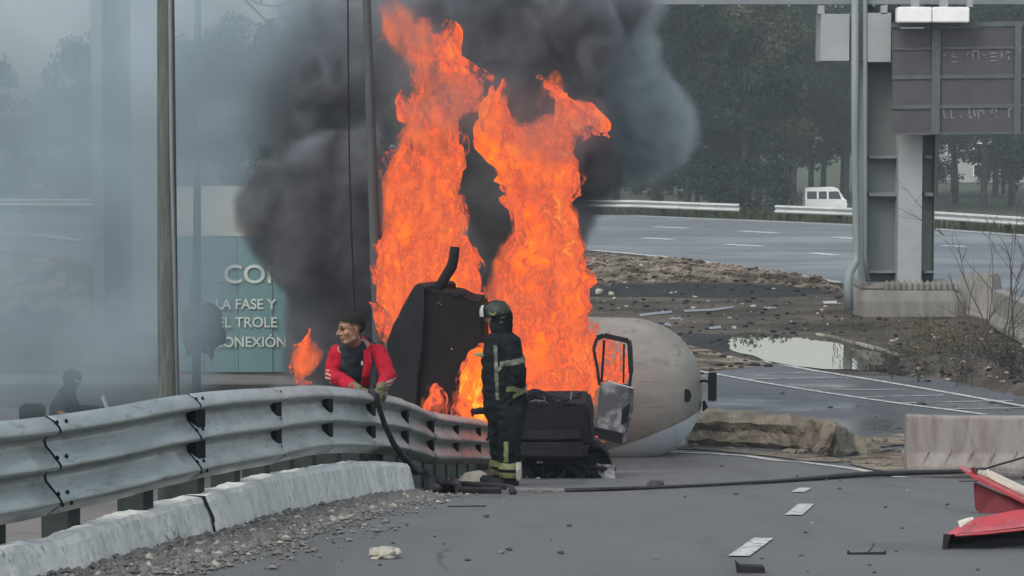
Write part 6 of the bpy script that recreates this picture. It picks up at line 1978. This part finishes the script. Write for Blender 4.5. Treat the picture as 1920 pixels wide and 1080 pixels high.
def smoke(parts, voxel, m, label):
    pts, rad = [], []
    for a in parts:
        p, q = puff_cloud(*a[0], **a[1])
        pts += p; rad += q
    o = gn_object('smoke', pts, rad, voxel, m)
    return props(o, label, 'smoke', kind='stuff')
smoke([(([(422, 400), (436, 330), (480, 296), (530, 262), (600, 240), (720, 220), (760, 400), (730, 640), (700, 735), (560, 735), (512, 725), (516, 640), (530, 560), (480, 500), (438, 450)], 37.2, 1.3, 420, .35, .9, 1), dict()),
       (([(700, -60), (1235, -60), (1232, 30), (1170, 110), (1120, 200), (1170, 280), (1185, 380), (1120, 420), (1085, 600), (1000, 640), (900, 600), (840, 560), (860, 400), (730, 380), (730, 120)], 37.6, 1.2, 420, .35, .9, 2), dict()),
       (([(540, 80), (640, 60), (720, 120), (740, 300), (620, 320), (545, 240)], 38, 1.0, 50, .3, .8, 3), dict()),
       (([(700, 520), (780, 520), (780, 780), (690, 780)], 34.6, .8, 60, .25, .6, 4), dict())],
      .13, SMK['dark'], 'dense dark grey smoke billowing up behind and beside the flames')
smoke([(([(440, -80), (1240, -80), (1280, 20), (1240, 60), (1262, 130), (1320, 210), (1322, 280), (1270, 330), (1190, 372), (1105, 380), (1080, 200), (900, 90), (700, 240), (560, 300), (470, 300), (440, 160), (500, 60)], 39.6, 1.5, 480, .4, 1.0, 6), dict()),
       ],
      .16, SMK['mid'], 'lighter grey smoke drifting round the dark plume towards the trees')
smoke([(([(1080, 60), (1180, 40), (1250, 60), (1262, 130), (1318, 200), (1326, 275), (1270, 335), (1190, 372), (1100, 330), (1020, 190)], 38.8, .8, 520, .14, .42, 7), dict())],
      .11, SMK['side'], 'pale blue grey billow of smoke in front of the dark trees right of the flames')
smoke([(([(-260, -140), (640, -140), (600, 120), (500, 260), (470, 400), (450, 560), (440, 720), (300, 790), (-260, 800)], 39.4, 2.6, 620, .7, 1.7, 8), dict(mind=8))],
      .22, SMK['pale'], 'thin blue grey smoke veiling everything on the left')
smoke([(([(1130, 862), (1200, 850), (1275, 868), (1290, 895), (1200, 908), (1120, 910)], 29.5, .5, 60, .1, .25, 9), dict()),
       (([(500, 700), (620, 690), (620, 760), (500, 770)], 33.0, .5, 40, .2, .4, 10), dict())],
      .06, SMK['thin'], 'wisps of pale smoke at the foot of the drum')

# flames: bodies of glowing gas with ragged skins
def fire_mat(name, cool=0.0):
    m = bpy.data.materials.new(name); m.use_nodes = True
    nt = m.node_tree; nt.nodes.clear()
    out = nn(nt, 'ShaderNodeOutputMaterial')
    geo = nn(nt, 'ShaderNodeNewGeometry')
    mp = nn(nt, 'ShaderNodeMapping'); mp.inputs['Scale'].default_value = (1, 1, .55)
    nt.links.new(geo.outputs['Position'], mp.inputs['Vector'])
    n = nn(nt, 'ShaderNodeTexNoise'); n.inputs['Scale'].default_value = 7.5; n.inputs['Detail'].default_value = 5; n.inputs['Roughness'].default_value = .72; n.inputs['Distortion'].default_value = .6
    n2 = nn(nt, 'ShaderNodeTexNoise'); n2.inputs['Scale'].default_value = 1.3; n2.inputs['Detail'].default_value = 2
    nt.links.new(mp.outputs[0], n.inputs['Vector']); nt.links.new(mp.outputs[0], n2.inputs['Vector'])
    sp = nn(nt, 'ShaderNodeSeparateXYZ'); nt.links.new(geo.outputs['Position'], sp.inputs[0])
    hz = nn(nt, 'ShaderNodeMapRange'); hz.inputs['From Min'].default_value = 0.5; hz.inputs['From Max'].default_value = 6.0; hz.inputs['To Min'].default_value = .13; hz.inputs['To Max'].default_value = -.10
    nt.links.new(sp.outputs['Z'], hz.inputs['Value'])
    a1 = nn(nt, 'ShaderNodeMath', operation='MULTIPLY_ADD'); a1.inputs[1].default_value = 1.45
    nt.links.new(n2.outputs['Fac'], a1.inputs[0]); nt.links.new(n.outputs['Fac'], a1.inputs[2])
    a2 = nn(nt, 'ShaderNodeMath', operation='ADD'); nt.links.new(a1.outputs[0], a2.inputs[0]); nt.links.new(hz.outputs[0], a2.inputs[1])
    mr = nn(nt, 'ShaderNodeMapRange'); mr.inputs['From Min'].default_value = 1.06 + cool; mr.inputs['From Max'].default_value = 1.60 + cool
    nt.links.new(a2.outputs[0], mr.inputs['Value'])
    cr = nn(nt, 'ShaderNodeValToRGB')
    el = cr.color_ramp.elements
    el[0].position = 0.0; el[0].color = (.16, .05, .045, 1)
    el[1].position = 1.0; el[1].color = (1.5, .60, .08, 1)
    for p, c in ((.22, (.42, .085, .055, 1)), (.40, (.85, .12, .045, 1)), (.60, (1.0, .17, .03, 1)), (.80, (1.08, .24, .022, 1))):
        e_ = el.new(p); e_.color = c
    nt.links.new(mr.outputs[0], cr.inputs[0])
    em = nn(nt, 'ShaderNodeEmission'); em.inputs['Strength'].default_value = FIRE_GAIN
    nt.links.new(cr.outputs[0], em.inputs['Color'])
    m.cycles.emission_sampling = 'NONE'
    return m, nt, out, em, mr
def fire_volume(name, cool=0.0, sigma=5.0):
    m, nt, out, em, mr = fire_mat(name, cool)
    em.inputs['Strength'].default_value = sigma
    ab = nn(nt, 'ShaderNodeVolumeAbsorption'); ab.inputs['Color'].default_value = (0, 0, 0, 1); ab.inputs['Density'].default_value = sigma
    ad = nn(nt, 'ShaderNodeAddShader'); nt.links.new(em.outputs[0], ad.inputs[0]); nt.links.new(ab.outputs[0], ad.inputs[1])
    nt.links.new(ad.outputs[0], out.inputs['Volume'])
    return m
def fire_surface(name, cool=0.0):
    m, nt, out, em, mr = fire_mat(name, cool)
    tr_ = nn(nt, 'ShaderNodeBsdfTransparent')
    mx = nn(nt, 'ShaderNodeMixShader')
    al = nn(nt, 'ShaderNodeMapRange'); al.inputs['From Min'].default_value = .10; al.inputs['From Max'].default_value = .36
    al.inputs['To Min'].default_value = .0; al.inputs['To Max'].default_value = 1.0
    nt.links.new(mr.outputs[0], al.inputs['Value'])
    nt.links.new(al.outputs[0], mx.inputs[0]); nt.links.new(tr_.outputs[0], mx.inputs[1]); nt.links.new(em.outputs[0], mx.inputs[2])
    nt.links.new(mx.outputs[0], out.inputs['Surface'])
    return m
FM = fire_surface('flame')
FM2 = fire_surface('flame_skin', .14)
FM3 = fire_surface('dull_flame', .42)
def fringe_mat(name, col_hot, col_cool, dens):
    m = bpy.data.materials.new(name); m.use_nodes = True
    nt = m.node_tree; nt.nodes.clear()
    out = nn(nt, 'ShaderNodeOutputMaterial')
    geo = nn(nt, 'ShaderNodeNewGeometry'); at_ = nn(nt, 'ShaderNodeAttribute', attribute_name='density')
    mp = nn(nt, 'ShaderNodeMapping'); mp.inputs['Scale'].default_value = (1, 1, .6)
    nt.links.new(geo.outputs['Position'], mp.inputs['Vector'])
    n = nn(nt, 'ShaderNodeTexNoise'); n.inputs['Scale'].default_value = 5.0; n.inputs['Detail'].default_value = 4; n.inputs['Roughness'].default_value = .66; n.inputs['Distortion'].default_value = .5
    nt.links.new(mp.outputs[0], n.inputs['Vector'])
    # ragged: noise eats into the soft rim of the grid
    s1 = nn(nt, 'ShaderNodeMath', operation='MULTIPLY_ADD'); s1.inputs[1].default_value = .34; nt.links.new(at_.outputs['Fac'], s1.inputs[0]); nt.links.new(n.outputs['Fac'], s1.inputs[2])
    mr = nn(nt, 'ShaderNodeMapRange'); mr.inputs['From Min'].default_value = .82; mr.inputs['From Max'].default_value = 1.0
    nt.links.new(s1.outputs[0], mr.inputs['Value'])
    gt = nn(nt, 'ShaderNodeMath', operation='GREATER_THAN'); gt.inputs[1].default_value = .02; nt.links.new(at_.outputs['Fac'], gt.inputs[0])
    dm = nn(nt, 'ShaderNodeMath', operation='MULTIPLY'); nt.links.new(mr.outputs[0], dm.inputs[0]); nt.links.new(gt.outputs[0], dm.inputs[1])
    d2 = nn(nt, 'ShaderNodeMath', operation='MULTIPLY'); nt.links.new(dm.outputs[0], d2.inputs[0]); d2.inputs[1].default_value = dens
    mx = nn(nt, 'ShaderNodeMix', data_type='RGBA'); mx.inputs['A'].default_value = (*col_cool, 1); mx.inputs['B'].default_value = (*col_hot, 1)
    nt.links.new(mr.outputs[0], mx.inputs['Factor'])
    em = nn(nt, 'ShaderNodeEmission'); nt.links.new(mx.outputs['Result'], em.inputs['Color'])
    st = nn(nt, 'ShaderNodeMath', operation='MULTIPLY'); nt.links.new(d2.outputs[0], st.inputs[0]); st.inputs[1].default_value = FIRE_GAIN
    nt.links.new(st.outputs[0], em.inputs['Strength'])
    ab = nn(nt, 'ShaderNodeVolumeAbsorption'); ab.inputs['Color'].default_value = (0, 0, 0, 1); nt.links.new(d2.outputs[0], ab.inputs['Density'])
    ad = nn(nt, 'ShaderNodeAddShader'); nt.links.new(em.outputs[0], ad.inputs[0]); nt.links.new(ab.outputs[0], ad.inputs[1])
    nt.links.new(ad.outputs[0], out.inputs['Volume'])
    m.cycles.volume_step_rate = .6
    m.cycles.emission_sampling = 'NONE'
    return m
FR = fringe_mat('flame_fringe', (1.1, .20, .04), (.55, .10, .06), 5.0)
def fringe(parts, label, voxel=.08):
    pts, rad = [], []
    for a in parts:
        p, q = puff_cloud(*a[0], **a[1])
        pts += p; rad += q
    o = gn_object('flame_wisps', pts, rad, voxel, FR)
    return props(o, label, 'fire', kind='stuff')
def shrink(poly, k):
    """the outline pulled in by k"""
    n = len(poly); out = []
    area = sum(poly[i][0] * poly[(i + 1) % n][1] - poly[(i + 1) % n][0] * poly[i][1] for i in range(n))
    sg = 1 if area > 0 else -1
    for i in range(n):
        a, b, c = Vector(poly[i - 1]), Vector(poly[i]), Vector(poly[(i + 1) % n])
        t = (c - a).normalized()
        out.append((b.x - t.y * k * sg, b.y + t.x * k * sg))
    return out


def flame(parts, label, voxel=.05, amp=.16, group=None, m=None):
    pts, rad = [], []
    for a in parts:
        p, q = puff_cloud(*a[0], **a[1])
        pts += p; rad += q
    me = gn_object('flames', pts, rad, voxel, FM, to_mesh=True)
    n = len(me.vertices)
    co = np.empty(n * 3); me.vertices.foreach_get('co', co); co = co.reshape(-1, 3)
    off = np.array([list(mnoise.turbulence_vector(Vector((c[0] * 2.2, c[1] * 2.2, c[2] * 1.3)), 3, False)) for c in co])
    off2 = np.array([list(mnoise.noise_vector(Vector((c[0] * 9, c[1] * 9, c[2] * 6)))) for c in co])
    off3 = np.array([list(mnoise.noise_vector(Vector((c[0] * 4.5, c[1] * 4.5, c[2] * 3.2)))) for c in co])
    off -= off.mean(0)
    co2 = co + off * amp + off3 * amp * .55 + off2 * amp * .30
    me.vertices.foreach_set('co', co2.ravel())
    me.materials.clear(); me.materials.append(m or FM)
    me.polygons.foreach_set('use_smooth', [True] * len(me.polygons))
    me.update()
    o = link('flames', me)
    return props(o, label, 'fire', kind='stuff')
F1 = [(706, -40), (742, -20), (752, 8), (800, 32), (838, 66), (864, 108), (896, 150), (904, 182), (886, 206), (858, 228), (852, 258), (876, 286), (868, 320), (862, 352), (882, 400), (872, 440), (886, 480), (892, 545), (885, 600), (735, 640), (716, 650), (712, 560),
      (714, 470), (711, 400), (716, 330), (742, 290), (757, 238), (738, 214), (753, 190), (778, 166), (764, 128), (736, 92), (712, 60)]
F2 = [(906, 186), (936, 162), (962, 196), (976, 232), (1000, 226), (1030, 214), (1036, 190), (1012, 152), (1026, 150), (1044, 176), (1062, 204), (1086, 180), (1112, 204), (1142, 232), (1150, 256), (1112, 246), (1082, 252), (1076, 292), (1094, 338), (1072, 380), (1086, 420),
      (1104, 470), (1094, 520), (1084, 560), (1092, 600), (1106, 620), (1122, 650), (1134, 720), (1128, 778), (1108, 764), (1060, 770), (900, 768), (893, 700), (903, 640), (900, 585), (908, 532), (914, 500), (938, 470), (962, 420), (944, 350), (918, 318), (908, 260)]
flame([((shrink(F1, 14), 32.6, .5, 900, .05, .28, 21), dict())], 'left tower of orange flame rising from the burning truck beside the dark post')
flame([((shrink(F2, 15), 31.6, .45, 900, .05, .26, 23), dict()), (([(908, 195), (934, 168), (958, 200), (970, 240), (985, 262), (930, 300), (915, 262)], 31.6, .2, 160, .04, .12, 51), dict(mind=1)), (([(1013, 153), (1028, 153), (1060, 205), (1086, 182), (1142, 235), (1148, 257), (1110, 246), (1070, 270), (1020, 262), (1037, 208)], 31.6, .2, 260, .04, .12, 52), dict(mind=1))], 'right tower of orange flame rising behind the fire fighter')
flame([((shrink(F1, 8), 32.4, .65, 1100, .05, .26, 61), dict(mind=1))], 'torn outer skin of the left tower of fire', voxel=.045, amp=.27, m=FM2)
flame([((shrink(F2, 9), 31.4, .6, 1100, .05, .24, 63), dict(mind=1))], 'torn outer skin of the right tower of fire', voxel=.045, amp=.27, m=FM2)
fringe([((shrink(F1, -12), 32.5, .8, 1300, .10, .45, 31), dict()), (([(672, 560), (700, 530), (730, 530), (730, 640), (690, 600)], 33.9, .2, 60, .08, .18, 22), dict())], 'ragged wisps of flame round the left tower of fire')
fringe([((shrink(F2, -12), 31.5, .75, 1300, .10, .42, 33), dict()), (([(1000, 235), (975, 235), (985, 180), (1010, 130), (1040, 110), (1080, 150), (1060, 215)], 31.6, .3, 60, .1, .2, 34), dict())], 'ragged wisps of flame round the right tower of fire')
fringe([(([(780, 785), (786, 720), (808, 700), (835, 740), (850, 720), (862, 680), (885, 650), (925, 630), (930, 785)], 30.0, .25, 200, .08, .2, 45), dict(mind=2))], 'flickering wisps behind the guard rail between the cab and the fire fighter', .05)
fringe([(([(525, 690), (540, 650), (575, 630), (612, 620), (625, 660), (590, 705), (556, 730)], 33.3, .35, 120, .1, .25, 35), dict(mind=2))], 'reddish wisps round the small flame left of the man in red', .05)
smoke([(([(700, -60), (820, -40), (900, 120), (1160, 180), (1160, 290), (1000, 330), (900, 280), (720, 260)], 30.9, .35, 160, .2, .45, 41), dict())], .12, SMK['veil'], 'thin brownish smoke drifting in front of the upper flames')
flame([(([(788, 778), (794, 735), (808, 712), (818, 735), (830, 745), (836, 782)], 29.9, .15, 60, .04, .12, 24), dict(mind=2)), (([(842, 790), (850, 745), (862, 715), (866, 686), (884, 655), (902, 640), (922, 650), (930, 790)], 30.0, .25, 160, .05, .16, 25), dict(mind=2)),
       (([(845, 658), (854, 656), (853, 666), (846, 667)], 29.9, .02, 8, .02, .03, 26), dict(mind=1))],
      'small flames licking up behind the guard rail below the charred cab', voxel=.025, amp=.12)
flame([(([(534, 716), (530, 676), (546, 652), (552, 666), (570, 632), (578, 650), (606, 612), (612, 650), (592, 690), (572, 732), (552, 728)], 33.4, .2, 130, .025, .08, 27), dict(mind=1))], 'small separate flame low in the smoke left of the man in red', voxel=.02, amp=.2, m=FM3)
flame([(([(1118, 632), (1150, 638), (1176, 648), (1174, 722), (1118, 722)], 30.9, .12, 140, .05, .14, 28), dict(mind=1)), (([(1104, 818), (1140, 826), (1138, 832), (1104, 826)], 30.0, .05, 30, .02, .04, 29), dict(mind=1))],
      'flames filling the window of the open truck door', voxel=.03, amp=.05)

# ================================================================ haze in the air
hm = bpy.data.materials.new('haze'); hm.use_nodes = True
nt = hm.node_tree; nt.nodes.clear()
out = nn(nt, 'ShaderNodeOutputMaterial'); pv = nn(nt, 'ShaderNodeVolumePrincipled')
pv.inputs['Color'].default_value = (.80, .90, .96, 1)
pv.inputs['Density'].default_value = HAZE
pv.inputs['Anisotropy'].default_value = 0.1
nt.links.new(pv.outputs[0], out.inputs['Volume'])
hz_ = B(); hz_.box((0, 170, 3.0), (600, 380, 24))
o = hz_.solo('haze', hm, (0, 0, 0), 'thin blue haze in the air', 'haze', kind='stuff')
